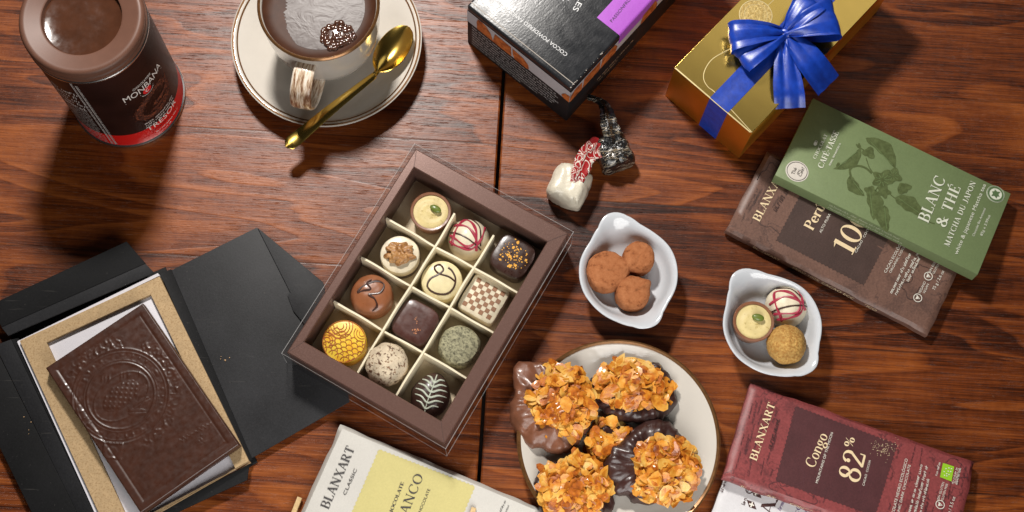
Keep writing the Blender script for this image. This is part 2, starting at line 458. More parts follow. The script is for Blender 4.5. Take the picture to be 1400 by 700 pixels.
class Ink:
    """collects flat marks; every mark a hair higher than the last so that no two share a plane"""
    def __init__(s, z, f=None):
        s.bm = bmesh.new(); s.z = z; s.k = 0; s.f = f
    def poly(s, pts):
        z = s.z + (s.k % 9) * .0018; s.k += 1
        a = sum(p[0] * q[1] - q[0] * p[1] for p, q in zip(pts, pts[1:] + pts[:1]))
        if a < 0: pts = pts[::-1]
        vs = [s.bm.verts.new(s.f(p[0], p[1], z) if s.f else (p[0], p[1], z)) for p in pts]
        try: s.bm.faces.new(vs)
        except ValueError: pass
    def strip(s, L, R, closed=False):
        z = s.z + (s.k % 9) * .0018; s.k += 1
        g = lambda p: s.bm.verts.new(s.f(p[0], p[1], z) if s.f else (p[0], p[1], z))
        A = [g(p) for p in L]; B = [g(p) for p in R]
        n = len(A)
        for i in range(n if closed else n - 1):
            j = (i + 1) % n
            try:
                fa = s.bm.faces.new((A[i], A[j], B[j], B[i]))
            except ValueError: pass
    def line(s, p, q, w):
        p = Vector(p[:2]); q = Vector(q[:2]); d = (q - p)
        if d.length < 1e-6: return
        n = Vector((-d.y, d.x)).normalized() * (w / 2)
        s.poly([tuple(p - n), tuple(q - n), tuple(q + n), tuple(p + n)])
    def curve(s, pts, w, closed=False):
        P = [Vector(p[:2]) for p in pts]; n = len(P); L = []; R = []
        for i in range(n):
            a = P[(i - 1) % n] if (closed or i) else P[i]; b = P[(i + 1) % n] if (closed or i < n - 1) else P[i]
            d = b - a
            if d.length < 1e-9: d = Vector((1, 0))
            m = Vector((-d.y, d.x)).normalized() * ((w[i] if isinstance(w, list) else w) / 2)
            L.append(tuple(P[i] - m)); R.append(tuple(P[i] + m))
        s.strip(L, R, closed)
    def disc(s, c, r, n=28, ry=None):
        s.poly([(c[0] + r * math.cos(2 * PI * i / n), c[1] + (ry or r) * math.sin(2 * PI * i / n)) for i in range(n)])
    def ring(s, c, r, w, n=36):
        s.curve([(c[0] + r * math.cos(2 * PI * i / n), c[1] + r * math.sin(2 * PI * i / n)) for i in range(n)], w, True)
    def serif(s, txt, T, bold=1.0, gap=.04):
        """T maps glyph units (cap height 1) to the surface"""
        x = 0.0
        for ch in txt:
            adv, st = G[ch]
            for k in st:
                if k[0] == 'L':
                    _, a, b, c, d, w = k
                    p = Vector((a, b)); q = Vector((c, d)); e = (q - p).normalized(); nn = Vector((-e.y, e.x)) * (w * bold / 2)
                    pts = [p - nn, q - nn, q + nn, p + nn]
                    if abs(e.y) > .3 and abs(e.x) > .05:      # diagonals are cut level
                        hw = w * bold / 2 / abs(e.y)
                        pts = [Vector((a - hw, b)), Vector((c - hw, d)), Vector((c + hw, d)), Vector((a + hw, b))]
                    s.poly([T(x + p_.x, p_.y) for p_ in pts])
                elif k[0] == 'S':
                    _, a, b, hw = k; h = TN * bold / 2
                    s.poly([T(x + a - hw, b - h), T(x + a + hw, b - h), T(x + a + hw, b + h), T(x + a - hw, b + h)])
                elif k[0] == 'V':
                    _, a, b, hh = k; h = TN * bold * .6
                    s.poly([T(x + a - h, b - hh), T(x + a + h, b - hh), T(x + a + h, b + hh), T(x + a - h, b + hh)])
                else:
                    _, cx, cy, rx, ry, a0, a1 = k
                    n = max(8, int(abs(a1 - a0) / 14)); L = []; R = []
                    for i in range(n + 1):
                        a = math.radians(a0 + (a1 - a0) * i / n); c_, s_ = math.cos(a), math.sin(a)
                        w = (TN + (TH - TN) * abs(c_) ** 1.3) * bold / 2
                        if rx < .06: w = .04
                        nv = Vector((c_ / rx, s_ / ry)).normalized()
                        L.append(T(x + cx + rx * c_ - nv.x * w, cy + ry * s_ - nv.y * w)); R.append(T(x + cx + rx * c_ + nv.x * w, cy + ry * s_ + nv.y * w))
                    s.strip(L, R)
            x += adv + gap
        return x
    def sans(s, txt, T, wtot):
        v, f, (x0, x1), cap = bfont(txt)
        z = s.z
        vs = []
        for p in v:
            q = T((p[0] - x0) / (x1 - x0) * wtot, p[1] / cap)
            vs.append(s.bm.verts.new(s.f(q[0], q[1], z) if s.f else (q[0], q[1], z)))
        for fa in f:
            try: s.bm.faces.new([vs[i] for i in fa])
            except ValueError: pass
    def micro(s, p0, p1, h, fill=.93, seed=1, ital=0.):
        """a line of print too small to read: letter-sized ticks in words"""
        r = random.Random(seed)
        p0 = Vector(p0[:2]); p1 = Vector(p1[:2]); L = (p1 - p0).length; u = (p1 - p0) / L; n = Vector((-u.y, u.x))
        x = 0.0
        T = lambda a, b: tuple(p0 + u * (a + b * ital) + n * b)
        while x < L * fill:
            for _ in range(r.randint(2, 9)):
                if x > L * fill: break
                k = r.random(); w = h * .16; a = h * r.choice((.68, .68, 1., .7))
                s.poly([T(x, 0), T(x + w, 0), T(x + w, a), T(x, a)])
                if k < .6:
                    y = r.choice((0, a - w, a * .45)); s.poly([T(x, y), T(x + h * .5, y), T(x + h * .5, y + w), T(x, y + w)])
                if k > .35:
                    s.poly([T(x + h * .4, 0), T(x + h * .4 + w, 0), T(x + h * .4 + w, h * .66), T(x + h * .4, h * .66)])
                x += h * .68
            x += h * .5
_bf = {}
def bfont(txt):
    if txt not in _bf:
        def conv(t):
            cu = bpy.data.curves.new('tmp', 'FONT'); cu.body = t; cu.size = 1; cu.resolution_u = 3
            o = bpy.data.objects.new('tmp', cu)
            C.objects.link(o)
            dg = bpy.context.evaluated_depsgraph_get()
            me = bpy.data.meshes.new_from_object(o.evaluated_get(dg))
            v = [(q.co.x, q.co.y) for q in me.vertices]; f = [tuple(p.vertices) for p in me.polygons]
            bpy.data.objects.remove(o); bpy.data.curves.remove(cu); bpy.data.meshes.remove(me)
            return v, f
        v, f = conv(txt); cv, _ = conv('H')
        _bf[txt] = (v, f, (min(p[0] for p in v), max(p[0] for p in v)), max(p[1] for p in cv))
    return _bf[txt]
def width_serif(txt, gap=.04): return sum(G[c][0] + gap for c in txt) - gap
def put(ink, fr, txt, p0, p1, cap, serif=False, bold=1.0, gap=.04, z=None, slant=0.):
    """writes txt on the face of fr with its baseline from pixel p0 to pixel p1, capitals cap pixels tall"""
    a = fr.loc(*p0, z) if z is not None else fr.loc(*p0); b = fr.loc(*p1, z) if z is not None else fr.loc(*p1)
    u = (b - a); L = u.length; u.normalize(); n = Vector((-u.y, u.x))
    # pixel -> centimetre along n
    pn = Vector((p1[0] - p0[0], p1[1] - p0[1])).normalized()
    q = fr.loc(p0[0] + pn.y * cap, p0[1] - pn.x * cap, z) if z is not None else fr.loc(p0[0] + pn.y * cap, p0[1] - pn.x * cap)
    H = abs((q - a).dot(n))
    if serif:
        k = L / width_serif(txt, gap)
        ink.serif(txt, lambda x, y: tuple(a + u * (x * k + slant * y) + n * (y * H)), bold, gap)
    else:
        ink.sans(txt, lambda x, y: tuple(a + u * x + n * (y * H)), L)
def mic(ink, fr, p0, p1, cap, seed=1, fill=.95, ital=0., z=None):
    a = fr.loc(*p0, z); b = fr.loc(*p1, z)
    k = (b - a).length / math.hypot(p1[0] - p0[0], p1[1] - p0[1])
    ink.micro(a, b, cap * k, fill, seed, ital)
def zig(pts, step=.28, amp=.07):
    """outline with pinked (zigzag) edges"""
    out = []
    n = len(pts)
    for i in range(n):
        a = Vector(pts[i]); b = Vector(pts[(i + 1) % n]); d = b - a; m = max(2, int(d.length / step)) * 2
        nn = Vector((-d.y, d.x)).normalized() * amp
        for k in range(m):
            out.append(tuple(a + d * (k / m) + nn * (k % 2)))
    return out
# ---------------------------------------------------------------- table
seamA, seamB = at(688, 110), at(655, 650)
sd = (seamA - seamB).normalized(); srot = math.atan2(sd.y, sd.x) - PI / 2
M_WOOD = wood()
def table():
    bm = NB()
    g = .13; xs = [-95, -g - .1, -g, -g * .7, g * .7, g, g + .1, 95]; zs = [0, 0, -.07, -1.2, -1.2, -.07, 0, 0]
    ys = [-75, 75]
    rows = [[bm.verts.new((x, y, z)) for x, z in zip(xs, zs)] for y in ys]
    for i in range(len(xs) - 1):
        f = bm.faces.new((rows[0][i], rows[0][i + 1], rows[1][i + 1], rows[1][i]))
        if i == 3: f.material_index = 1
    b = [[bm.verts.new((x, y, -3)) for x in (-95, 95)] for y in ys]
    bm.faces.new((b[0][0], b[1][0], b[1][1], b[0][1]))
    bm.faces.new((rows[0][0], *rows[0][1:], b[0][1], b[0][0])); bm.faces.new((*rows[1][::-1], b[1][0], b[1][1]))
    bm.faces.new((rows[0][0], b[0][0], b[1][0], rows[1][0])); bm.faces.new((rows[0][-1], rows[1][-1], b[1][1], b[0][1]))
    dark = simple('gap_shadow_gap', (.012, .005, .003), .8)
    dark.name = 'groove_shade'  # dark colour paints in the shade at the bottom of the seam
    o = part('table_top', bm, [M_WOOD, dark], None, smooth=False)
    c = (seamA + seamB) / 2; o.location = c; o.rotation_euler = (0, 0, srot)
    o['kind'] = 'structure'
table()

# ---------------------------------------------------------------- cocoa tin
def tin():
    b0 = at(177, 131, 0); r = rad(177, 131, 0, 75)
    h = min((abs((at(113, 21, z / 10) - Vector((b0.x, b0.y, z / 10))).length), z / 10) for z in range(60, 160))[1]
    t = thing('cocoa_tin', 'dark brown cocoa powder tin with a red band and brown plastic lid', 'tin', (b0.x, b0.y, 0))
    m = NT('tin_print'); X, Y, Z = m.sep()
    red = m.ramp(Z, [(0, (.62, .010, .008)), (.999, (.62, .010, .008))])
    zz = m.math('ADD', Z, m.math('MULTIPLY', X, .02))
    k = m.math('LESS_THAN', zz, 2.25)
    c = m.mix(k, m.ramp(m.noise(scale=.3), [(.3, (.012, .005, .004)), (.7, (.026, .010, .008))]), (.60, .012, .010))
    m.set(col=c, rough=.38, spec=.05); m.bump(m.noise(scale=.5, detail=2), .02)
    bm = NB(); lathe(bm, [(r - .02, .32), (r, .4), (r, h - 1.2)], 96); part('body', bm, m.m, t)
    steel = simple('tin_steel', (.62, .6, .58), .25, 1., bs=3, bd=.004)
    bm = NB(); lathe(bm, [(0, .06), (r - .2, .06), (r - .1, 0), (r + .09, .04), (r + .12, .16), (r + .09, .28), (r - .03, .34)], 96); part('bottom_rim', bm, steel, t)
    bm = NB(); lathe(bm, [(r + .004, h - 1.5), (r + .05, h - 1.42), (r + .05, h - 1.3), (r - .05, h - 1.22)], 96); part('neck_rim', bm, steel, t)
    pl = simple('lid_plastic', (.12, .055, .036), .46, 0, .06, bs=14, bd=.002, spec=.3)
    R = rad(113, 21, h, 86)
    lid = NB()
    lathe(lid, [(R - .05, h - 1.2), (R, h - 1.15), (R + .02, h - .75), (R - .06, h - .68), (R - .06, h - .6), (R + .01, h - .52), (R, h - .2), (R - .1, h - .05), (R - .22, h), (R - .4, h), (R - .5, h - .06), (R * .67, h - .1), (R * .645, h - .16), (R * .635, h - .45)], 96)
    lo = part('lid', lid, pl, t)
    bm = NB(); lathe(bm, [(R * .635, h - .45), (R * .6, h - .52), (R * .3, h - .5), (0, h - .46)], 96)
    part('lid_window', bm, choc('lid_centre', (.060, .022, .011), .16, .8, .05, .3), lo)
    # printed label, wrapped round the body
    a0 = math.radians(-38.5)
    for_z = lambda off, ang: (lambda x, y, z: ((r + off + (z)) * math.cos(ang + x / r), (r + off + z) * math.sin(ang + x / r), y))
    ink = Ink(.006, for_z(0, a0))
    S = lambda x, y, s: (lambda u, v: (x + u, y + v * s))
    w = math.radians(52) * r; ink.sans('MONBANA', S(-w / 2, 7.3, .72), w)
    w2 = math.radians(24) * r; ink.sans('CHOCOLATERIE', S(-w2 / 2 - .1, 8.2, .26), w2)
    ink.line((-w / 2, 7.05), (-.6, 7.05), .05); ink.line((.5, 7.0), (w / 2, 7.0), .04)
    ink.curve([(.55 * math.cos(a) * 1.0 - .05, 7.0 + .42 * math.sin(a)) for a in [math.radians(q) for q in range(200, 350, 12)]], .04)
    w = math.radians(43) * r; ink.sans('TRÉSOR', S(-w / 2, 1.78, .62), w)
    w3 = w * .95; ink.micro((-w3 / 2, 2.95), (w3 / 2, 2.95), .22, 1, 3); ink.micro((-w3 / 2, 2.62), (w3 / 2, 2.62), .2, 1, 4)
    ink.micro((-w * .33, .98), (w * .42, .98), .18, 1, 6); ink.micro((-w * .3, .62), (w * .1, .62), .12, 1, 8)
    ink.disc((.25, .7), .06)
    part('white_lettering', ink.bm, lettering('tin_white_ink', (.75, .72, .68)), t, smooth=False)
    ink = Ink(.006, for_z(0, a0)); ink.poly([(-w * .4, .9), (w * .5, .9), (w * .5, 1.24), (-w * .4, 1.24)])
    ink.micro((-w * .42, 1.42), (w * .45, 1.42), .2, 1, 12)
    part('black_bar_print', ink.bm, lettering('tin_black_ink', (.012, .008, .008)), t, smooth=False)
    ink = Ink(.007, for_z(0, a0)); ink.disc((-.05, 7.05), .36)
    rd = part('red_seal', ink.bm, lettering('tin_red_ink', (.65, .012, .02)), t, smooth=False)
    ink = Ink(.022, for_z(0, a0)); ink.curve([(-.05 + .12 * math.cos(a), 7.07 + .16 * math.sin(a)) for a in [math.radians(q) for q in range(60, 330, 20)]], .06)
    part('seal_letter', ink.bm, lettering('tin_seal_ink', (.75, .7, .68)), rd, smooth=False)
    # swirl of cocoa powder
    ink = Ink(.006, for_z(0, a0)); rr = random.Random(3)
    def powder(pts, wd):
        P = catmull([(p[0], p[1], 0) for p in pts], 10)
        ink.curve([(p.x + rr.uniform(-.03, .03), p.y + rr.uniform(-.03, .03)) for p in P], [wd * (rr.uniform(.8, 1.15)) for _ in P])
        for _ in range(int(len(P) * 5)):
            p = rr.choice(P); ink.disc((p.x + rr.gauss(0, wd * .55), p.y + rr.gauss(0, wd * .55)), rr.uniform(.02, .05), 5)
    powder([(1.35, 5.6), (1.0, 6.2), (.3, 6.3), (-.7, 5.8), (-1.3, 5.0), (-1.35, 4.2), (-.8, 3.7), (.1, 3.6), (.9, 3.9), (1.35, 4.4)], .5)
    powder([(1.4, 5.0), (.7, 4.85), (-.1, 4.7)], .34); powder([(1.45, 5.9), (1.55, 5.2), (1.45, 4.6)], .4); powder([(.9, 4.3), (.2, 4.15), (-.3, 4.2)], .26)
    part('cocoa_swirl_print', ink.bm, speck('cocoa_swirl', (.20, .048, .016), (.055, .014, .007), 6, .46, .8), t, smooth=False)
    # side panel of small print
    ink = Ink(.006, for_z(0, 0)); A = lambda deg: math.radians(deg) * r
    for d, z1 in ((-97, h - 1.9), (-101, h - 1.6)):
        ink.micro((A(d) + .05, .55), (A(d) + .05, z1), .16, 1, int(-d)); ink.line((A(d) - .08, .5), (A(d) - .08, z1), .04)
    for i in range(24):
        z = .55 + i * .26
        ink.micro((A(-150), z + .5), (A(-106), z), .17, 1, 50 + i)
    for i in range(5):
        ink.micro((A(-152), 6.9 + i * .62), (A(-107), 6.45 + i * .62), .42, 1, 90 + i)
    part('small_print', ink.bm, lettering('tin_grey_ink', (.48, .46, .44)), t, smooth=False)
tin()

# ---------------------------------------------------------------- saucer, cup, spoon
M_CUP = porcelain('cream_stoneware', (.54, .50, .445))
M_RIM = simple('brown_gold_glaze', (.20, .095, .035), .25, .55, .25, 3)
cup_c = at(450, 66, 0)
SR = rad(450, 66, 2, 131)
def plate_prof(R, foot, hb, hr):
    return [(0, .22), (foot * .9, .22), (foot, 0), (foot + .25, 0), (foot + .35, .2), (R * .8, hr * .55), (R * .97, hr - .12), (R, hr), (R * .985, hr + .07), (R * .95, hr - .02), (R * .8, hr * .62 + .12), (foot + .2, hb + .12), (foot * .8, hb), (0, hb)]
def saucer():
    t = thing('saucer', 'cream saucer with a thin brown gold rim under the cup', 'saucer', (cup_c.x, cup_c.y, 0))
    bm = NB(); lathe(bm, plate_prof(SR, 3.0, .45, 1.75), 128); part('dish', bm, M_CUP, t, ang=60)
    bm = NB(); lathe(bm, [(SR * .988, 1.7), (SR * .988, 1.832), (SR * .97, 1.80), (SR * .97, 1.7)], 128)
    part('gold_rim', bm, M_RIM, t)
    bm = NB(); lathe(bm, [(SR * .945, 1.70), (SR * .945, 1.742), (SR * .93, 1.688), (SR * .93, 1.62)], 128); part('inner_gold_line', bm, M_RIM, t)
saucer()
def cup():
    H = 6.7; t = thing('coffee_cup', 'cream cup of hot chocolate with a foam blob, standing on the saucer', 'cup', (cup_c.x, cup_c.y, .46))
    top = at(441, 22, H + .46); R = rad(441, 22, H + .46, 84)
    prof = [(0, .35), (1.9, .3), (2.0, 0), (2.3, 0), (2.4, .25), (2.9, .8), (3.45, 1.8), (3.75, 3.0), (R - .12, 4.6), (R - .03, H - .3), (R, H - .04), (R - .08, H + .03), (R - .2, H - .05), (R - .27, H - .4), (R - .35, 4.6), (3.4, 2.6), (2.6, 1.0), (0, .7)]
    bm = NB(); lathe(bm, prof, 96); part('body', bm, M_CUP, t, ang=60)
    bm = NB(); lathe(bm, [(R - .005, H - .2), (R + .015, H - .05), (R - .08, H + .05), (R - .19, H - .03), (R - .2, H - .12)], 96); part('gold_rim', bm, M_RIM, t)
    liq = NT('hot_chocolate')
    n = liq.noise(scale=.9, detail=4)
    liq.set(col=liq.ramp(n, [(.3, (.036, .0115, .0045)), (.7, (.055, .019, .008))]), rough=.5, spec=.15)
    wv = liq.math('ADD', liq.noise(scale=.55, detail=2), liq.math('MULTIPLY', liq.noise(scale=5, detail=4), .03)); liq.bump(wv, .05)
    zl = H - .62; rl = R - .27
    bm = NB(); lathe(bm, [(0, zl), (rl * .5, zl), (rl * .80, zl), (rl * .88, zl + .05), (rl * .95, zl + .14), (rl, zl + .26)], 96); d = part('hot_chocolate', bm, liq.m, t)
    # froth skin, ragged on the left; its grey paints in the lamp's reflection
    sk = NT('milk_skin_glare'); sk.set(col=sk.ramp(sk.noise(scale=.55, detail=5, dist=1.2), [(.25, (.035, .018, .014)), (.55, (.075, .055, .05)), (.8, (.11, .09, .085))]), rough=.30, spec=.11)
    sk.bump(sk.math('ADD', sk.noise(scale=.9, detail=3, dist=1.5), sk.math('MULTIPLY', sk.noise(scale=7, detail=3), .06)), .02)
    rr = random.Random(11); out = []
    for i in range(120):
        a = 2 * PI * i / 120
        k = .80
        q = abs((a - PI * .95 + PI) % (2 * PI) - PI)
        if q < 1.25: k -= .17 * (1 - (q / 1.25) ** 2) + .05 * ((i * 5) % 9) / 9 * (1 - q / 1.25) * 2
        out.append((rl * k * math.cos(a), rl * k * math.sin(a)))
    bm = NB(); prism(bm, out, zl + .003, zl + .014); part('milk_skin_glare', bm, sk.m, d, smooth=False)
    # foam blob
    c = at(461, 50, zl + .46) - t.location; bm = NB()
    ball(bm, (c.x, c.y, zl), 1.05, 3, (1, .92, .16))
    for i in range(150):
        a = rr.uniform(0, 2 * PI); q = math.sqrt(rr.random()) * 1.12
        
        s = rr.uniform(.09, .23)
        ball(bm, (c.x + q * math.cos(a), c.y + q * math.sin(a) * .9, zl + .02 + rr.uniform(0, .12) * (1 - q * .5)), s, 2, (1, 1, .75))
    bub = choc('cocoa_foam', (.06, .022, .012), .12, 3, .02, .9); part('foam_blob', bm, bub, d)
    # handle: a broad strap looping out
    hd = at(414, 175, 2.0); ang = math.atan2(hd.y - cup_c.y, hd.x - cup_c.x)
    path = catmull([(R - .25, 5.6), (R + .65, 5.75), (R + 1.75, 5.2), (R + 2.15, 4.0), (R + 1.7, 2.7), (R + .7, 1.75), (3.2, 1.55)], 6)
    bm = NB(); rows = []
    for i, p in enumerate(path):
        a = path[max(0, i - 1)]; b = path[min(len(path) - 1, i + 1)]; dd = (b - a).normalized(); nn = Vector((dd.y, -dd.x))
        ring = []
        for k in range(14):
            q = 2 * PI * k / 14; cx, cy = math.cos(q), math.sin(q)
            sx = .72 * (abs(cx) ** .5) * (1 if cx > 0 else -1); sy = .19 * (abs(cy) ** .6) * (1 if cy > 0 else -1)
            rho = p.x + nn.x * sy; z = p.y + nn.y * sy
            ring.append(bm.verts.new((rho * math.cos(ang) - sx * math.sin(ang), rho * math.sin(ang) + sx * math.cos(ang), z)))
        rows.append(ring)
    for A, B in zip(rows, rows[1:]):
        for k in range(14): bm.faces.new((A[k], A[(k + 1) % 14], B[(k + 1) % 14], B[k]))
    bm.faces.new(rows[0]); bm.faces.new(rows[-1][::-1])
    hm = NT('cracked_gold_handle')
    P = hm.map(hm.co, (1, 1, 1), rot=(0, 0, -ang))
    st = hm.noise(hm.map(P, (.7, 5.5, .7)), 1, 5, .7)
    hm.set(col=hm.ramp(st, [(.40, (.16, .065, .028)), (.50, (.50, .36, .24)), (.60, (.74, .66, .56))]), rough=.3, spec=.5, coat=.3)
    hm.bump(st, .03)
    part('handle', bm, hm.m, t, ang=60)
cup()
def spoon():
    # bowl tip, neck, handle end
    B, N, E = at(558, 37, 2.3), at(512, 103, 2.1), at(391, 201, 2.25)
    o = N.copy(); o.z = 0
    t = thing('teaspoon', 'gold teaspoon lying on the saucer, handle over its rim', 'spoon', (o.x, o.y, 0))
    m = foil('polished_gold', (.90, .60, .14), .2, .5, .02)
    bv = (B - N); bl = bv.length; bu = bv.normalized(); bn = Vector((-bu.y, bu.x, 0)).normalized()
    def bowl(u, v):
        s = v; wd = 1.06 * math.sqrt(max(0., 1 - ((s - .55) / .452) ** 2))
        wd = max(wd, .15 * (1 - s) if s < .3 else .01)
        x = (u - .5) * 2
        dep = -.52 * (1 - x * x) * math.sin(PI * s ** 1.1) ** .8
        p = N + bu * (bl * s) + bn * (x * wd)
        return (p.x - o.x, p.y - o.y, p.z + dep + .1)
    bm = NB(); grid(bm, 17, 24, bowl); bmesh.ops.remove_doubles(bm, verts=bm.verts, dist=.002); solidify(bm, .07); part('bowl', bm, m, t, ang=60)
    hv = (E - N); hl = hv.length; hu = hv.normalized(); hn = Vector((-hu.y, hu.x, 0)).normalized()
    bm = NB(); rows = []
    for i in range(30):
        s = i / 29
        w = .25 + .27 * s
        if s > .93: w *= math.sqrt(max(.03, 1 - ((s - .93) / .072) ** 2))
        th = .13 - .05 * s; z = .28 * math.sin(PI * min(1, s * 1.15)) * .6
        p = N + hu * (hl * s); rows.append([bm.verts.new((p.x - o.x + hn.x * w * cx, p.y - o.y + hn.y * w * cx, p.z + z + th * cz)) for cx, cz in ((-1, 0), (-.75, .8), (0, 1), (.75, .8), (1, 0), (.7, -.8), (-.7, -.8))])
    for A, Bq in zip(rows, rows[1:]):
        for k in range(7): bm.faces.new((A[k], A[(k + 1) % 7], Bq[(k + 1) % 7], Bq[k]))
    bm.faces.new(rows[0]); bm.faces.new(rows[-1][::-1]); part('handle', bm, m, t, ang=50)
spoon()
# ---------------------------------------------------------------- black truffle box
def box_frame(N, L, R, z, length):
    """box whose top corners are at pixels N (near), L (left), R (a point along the long edge); x: N->L, y: towards the near face"""
    n, l, r = at(*N, z), at(*L, z), at(*R, z)
    ux = (l - n); w = ux.length; ux.normalize(); uy = (n - r).normalized()
    uy = (uy - ux * uy.dot(ux)).normalized()
    c = n + ux * (w / 2) - uy * (length / 2)
    f = Frame.__new__(Frame); f.w = w; f.l = length; f.t = z
    f.M = Matrix(((ux.x, uy.x, 0, c.x), (ux.y, uy.y, 0, c.y), (0, 0, 1, 0), (0, 0, 0, 1))); f.inv = f.M.inverted(); f.uz = Vector((0, 0, 1))
    return f
def black_box():
    f = box_frame((781.5, 121), (638.6, 7), (900, 1), 6.0, 15.0)
    t = thing('truffle_carton', 'glossy black carton of cocoa truffles with a purple flavour label', 'box', M=f.M)
    w, l, h = f.w / 2, f.l / 2, f.t
    m = NT('black_gloss_card'); n = m.noise(m.map(m.co, (5, 5, 5)), 1, 5)
    X, Y, Z = m.sep()
    m.set(col=m.ramp(m.noise(scale=.5), [(.3, (.010, .011, .013)), (.7, (.018, .019, .022))]), rough=m.ramp(m.noise(scale=1.3, detail=5), [(.35, .28), (.65, .38)]), spec=.5)
    m.bump(m.math('ADD', m.noise(scale=7, detail=3), m.math('MULTIPLY', m.noise(m.map(m.co, (4, .8, 1)), 1, 3), 1.)), .01)
    bk = simple('black_matt_print', (.013, .012, .013), .5, bs=6, bd=.004, spec=.15)
    bm = NB(); box(bm, -w, w, -l, l, 0, h - .7, .05); part('body', bm, bk, t)
    bm = NB(); box(bm, -w - .0, w + .0, -l, l + .03, h - .68, h, .16, 3); lid = part('lid', bm, m.m, t)
    edge = simple('worn_card_edge', (.35, .31, .27), .8, bs=8)
    bm = NB(); box(bm, -w + .05, w - .05, l - .36, l - .31, h - .02, h + .012); part('lid_fold', bm, edge, lid)
    # dark dents
    grey = paper('silver_band', (.42, .40, .42), .06, .5, spec=.2)
    z0, z1 = h * .60, h - .74
    side = lambda d: (lambda x, y, z: (x, l + z, y))
    ink = Ink(.012, side(0)); ink.poly([(-w, z0), (w, z0), (w, z1), (-w, z1)]); part('front_band', ink.bm, grey, t, smooth=False)
    sd2 = (lambda x, y, z: (-w - z, x, y))
    ink = Ink(.012, sd2); ink.poly([(-l, z0), (l, z0), (l, z1), (-l, z1)]); part('side_band', ink.bm, grey, t, smooth=False)
    tf = speck('truffle_photo', (.52, .145, .035), (.22, .05, .015), 2.2, .52, .45, .1)
    W = 2 * w
    ink = Ink(.032, side(0)); P = lambda a, z: (w - a * W, z0 + z * (z1 - z0))
    ink.poly([P(.11, .98), P(.15, 1.), P(.19, .9), P(.235, .55), P(.25, .2), P(.26, .0), P(.10, .0), P(.095, .6)])
    ink.poly([P(.275, .86), P(.43, .82), P(.44, .0), P(.255, .0)])
    ink.poly([P(.445, .8), P(.55, .7), P(.60, .45), P(.61, .1), P(.585, .0), P(.47, 0), P(.45, .3)])
    ink.poly([P(.93, .3), P(.955, .55), P(.999, .62), P(.999, .0), P(.95, .0), P(.925, .12)])
    part('front_truffle_picture', ink.bm, tf, t, smooth=False)
    ink = Ink(.032, sd2); P = lambda a, z: (l - a, z0 + z * (z1 - z0))
    ink.poly([P(0, .0), P(0, .62), P(.5, .9), P(1.2, .8), P(1.3, .0)]); ink.poly([P(1.35, .0), P(1.4, .9), P(3.1, .95), P(3.2, .1), P(3., .0)])
    ink.poly([P(3.25, .0), P(3.3, .95), P(4.6, 1.), P(5.0, .5), P(4.9, .0)]); ink.poly([P(7.6, .0), P(7.7, .8), P(9.0, 1.), P(9.4, .3), P(9.3, .0)])
    part('side_truffle_picture', ink.bm, tf, t, smooth=False)
    wh = lettering('carton_white_ink', (.62, .62, .62))
    ink = Ink(.012, lambda x, y, z: (-x, l + z, y))
    for i in range(8):
        ink.micro((-w + .45, z0 - .44 - i * .39), (w - (1.1, 1.0, 1.2, .9, 1.3, 1.5, 2.6, 4.2)[i], z0 - .44 - i * .39), .185, 1, 20 + i)
    part('small_print', ink.bm, wh, t, smooth=False)
    ink = Ink(.012, lambda x, y, z: (-w - z, x, y)); ink.micro((l - 3.2, 1.9), (l - 7.2, 1.9), .3, 1, 31); ink.micro((l - 3.4, 1.3), (l - 5.4, 1.3), .25, 1, 32)
    part('side_lettering', ink.bm, lettering('carton_side_ink', (.42, .30, .20)), t, smooth=False)
    ink = Ink(h + .012); put(ink, f, 'COCOA POWDERED FANCY', (776.6, 73.5), (697, 12), 5.2); part('cocoa_lettering', ink.bm, wh, t, smooth=False)
    ink = Ink(h + .012)
    put(ink, f, 'TRUFFLES', (816, -42), (782.5, 13), 7.5)
    put(ink, f, 'L', (772, -3.5), (769, 1.5), 7)
    part('title_lettering', ink.bm, wh, t, smooth=False)
    # purple label, folded over the long edge
    pu = paper('purple_label', (.36, .085, .48), .05, .5)
    a, b, c = f.loc(817, 23), f.loc(843, 47), f.loc(912, -22)
    y1, y0 = (a.y + b.y) / 2, c.y - 2; xi = a.x
    bm = NB(); rows = []
    rc = .17
    pth = [(xi, h + .012)] + [(-w + rc * (1 - math.sin(q)), h - rc * (1 - math.cos(q)) + .014) for q in (0, .4, .8, 1.2, PI / 2)] + [(-w - .016, h - 1.35)]
    pth = [(x - (.014 if i > 2 else 0), z) for i, (x, z) in enumerate(pth)]
    for (x, z) in pth: rows.append([bm.verts.new((x, y, z)) for y in (y1 - (.0), y0)])
    for A, B in zip(rows, rows[1:]): bm.faces.new((A[0], A[1], B[1], B[0]))
    lb = part('purple_label', bm, pu, t, ang=80)
    ink = Ink(h + .03); put(ink, f, 'PASSIONFRUIT', (837, 31), (866.5, -5), 4.3); part('label_lettering', ink.bm, lettering('purple_ink', (.04, .01, .06)), lb, smooth=False)
    rr = random.Random(5); ink = Ink(h + .012)
    for i in range(26):
        y = l - rr.random() ** 1.6 * 3.5; ink.disc((-w + .06 + rr.random() * .06, y), rr.uniform(.012, .045), 6)
    part('edge_wear', ink.bm, edge, lid, smooth=False)
black_box()

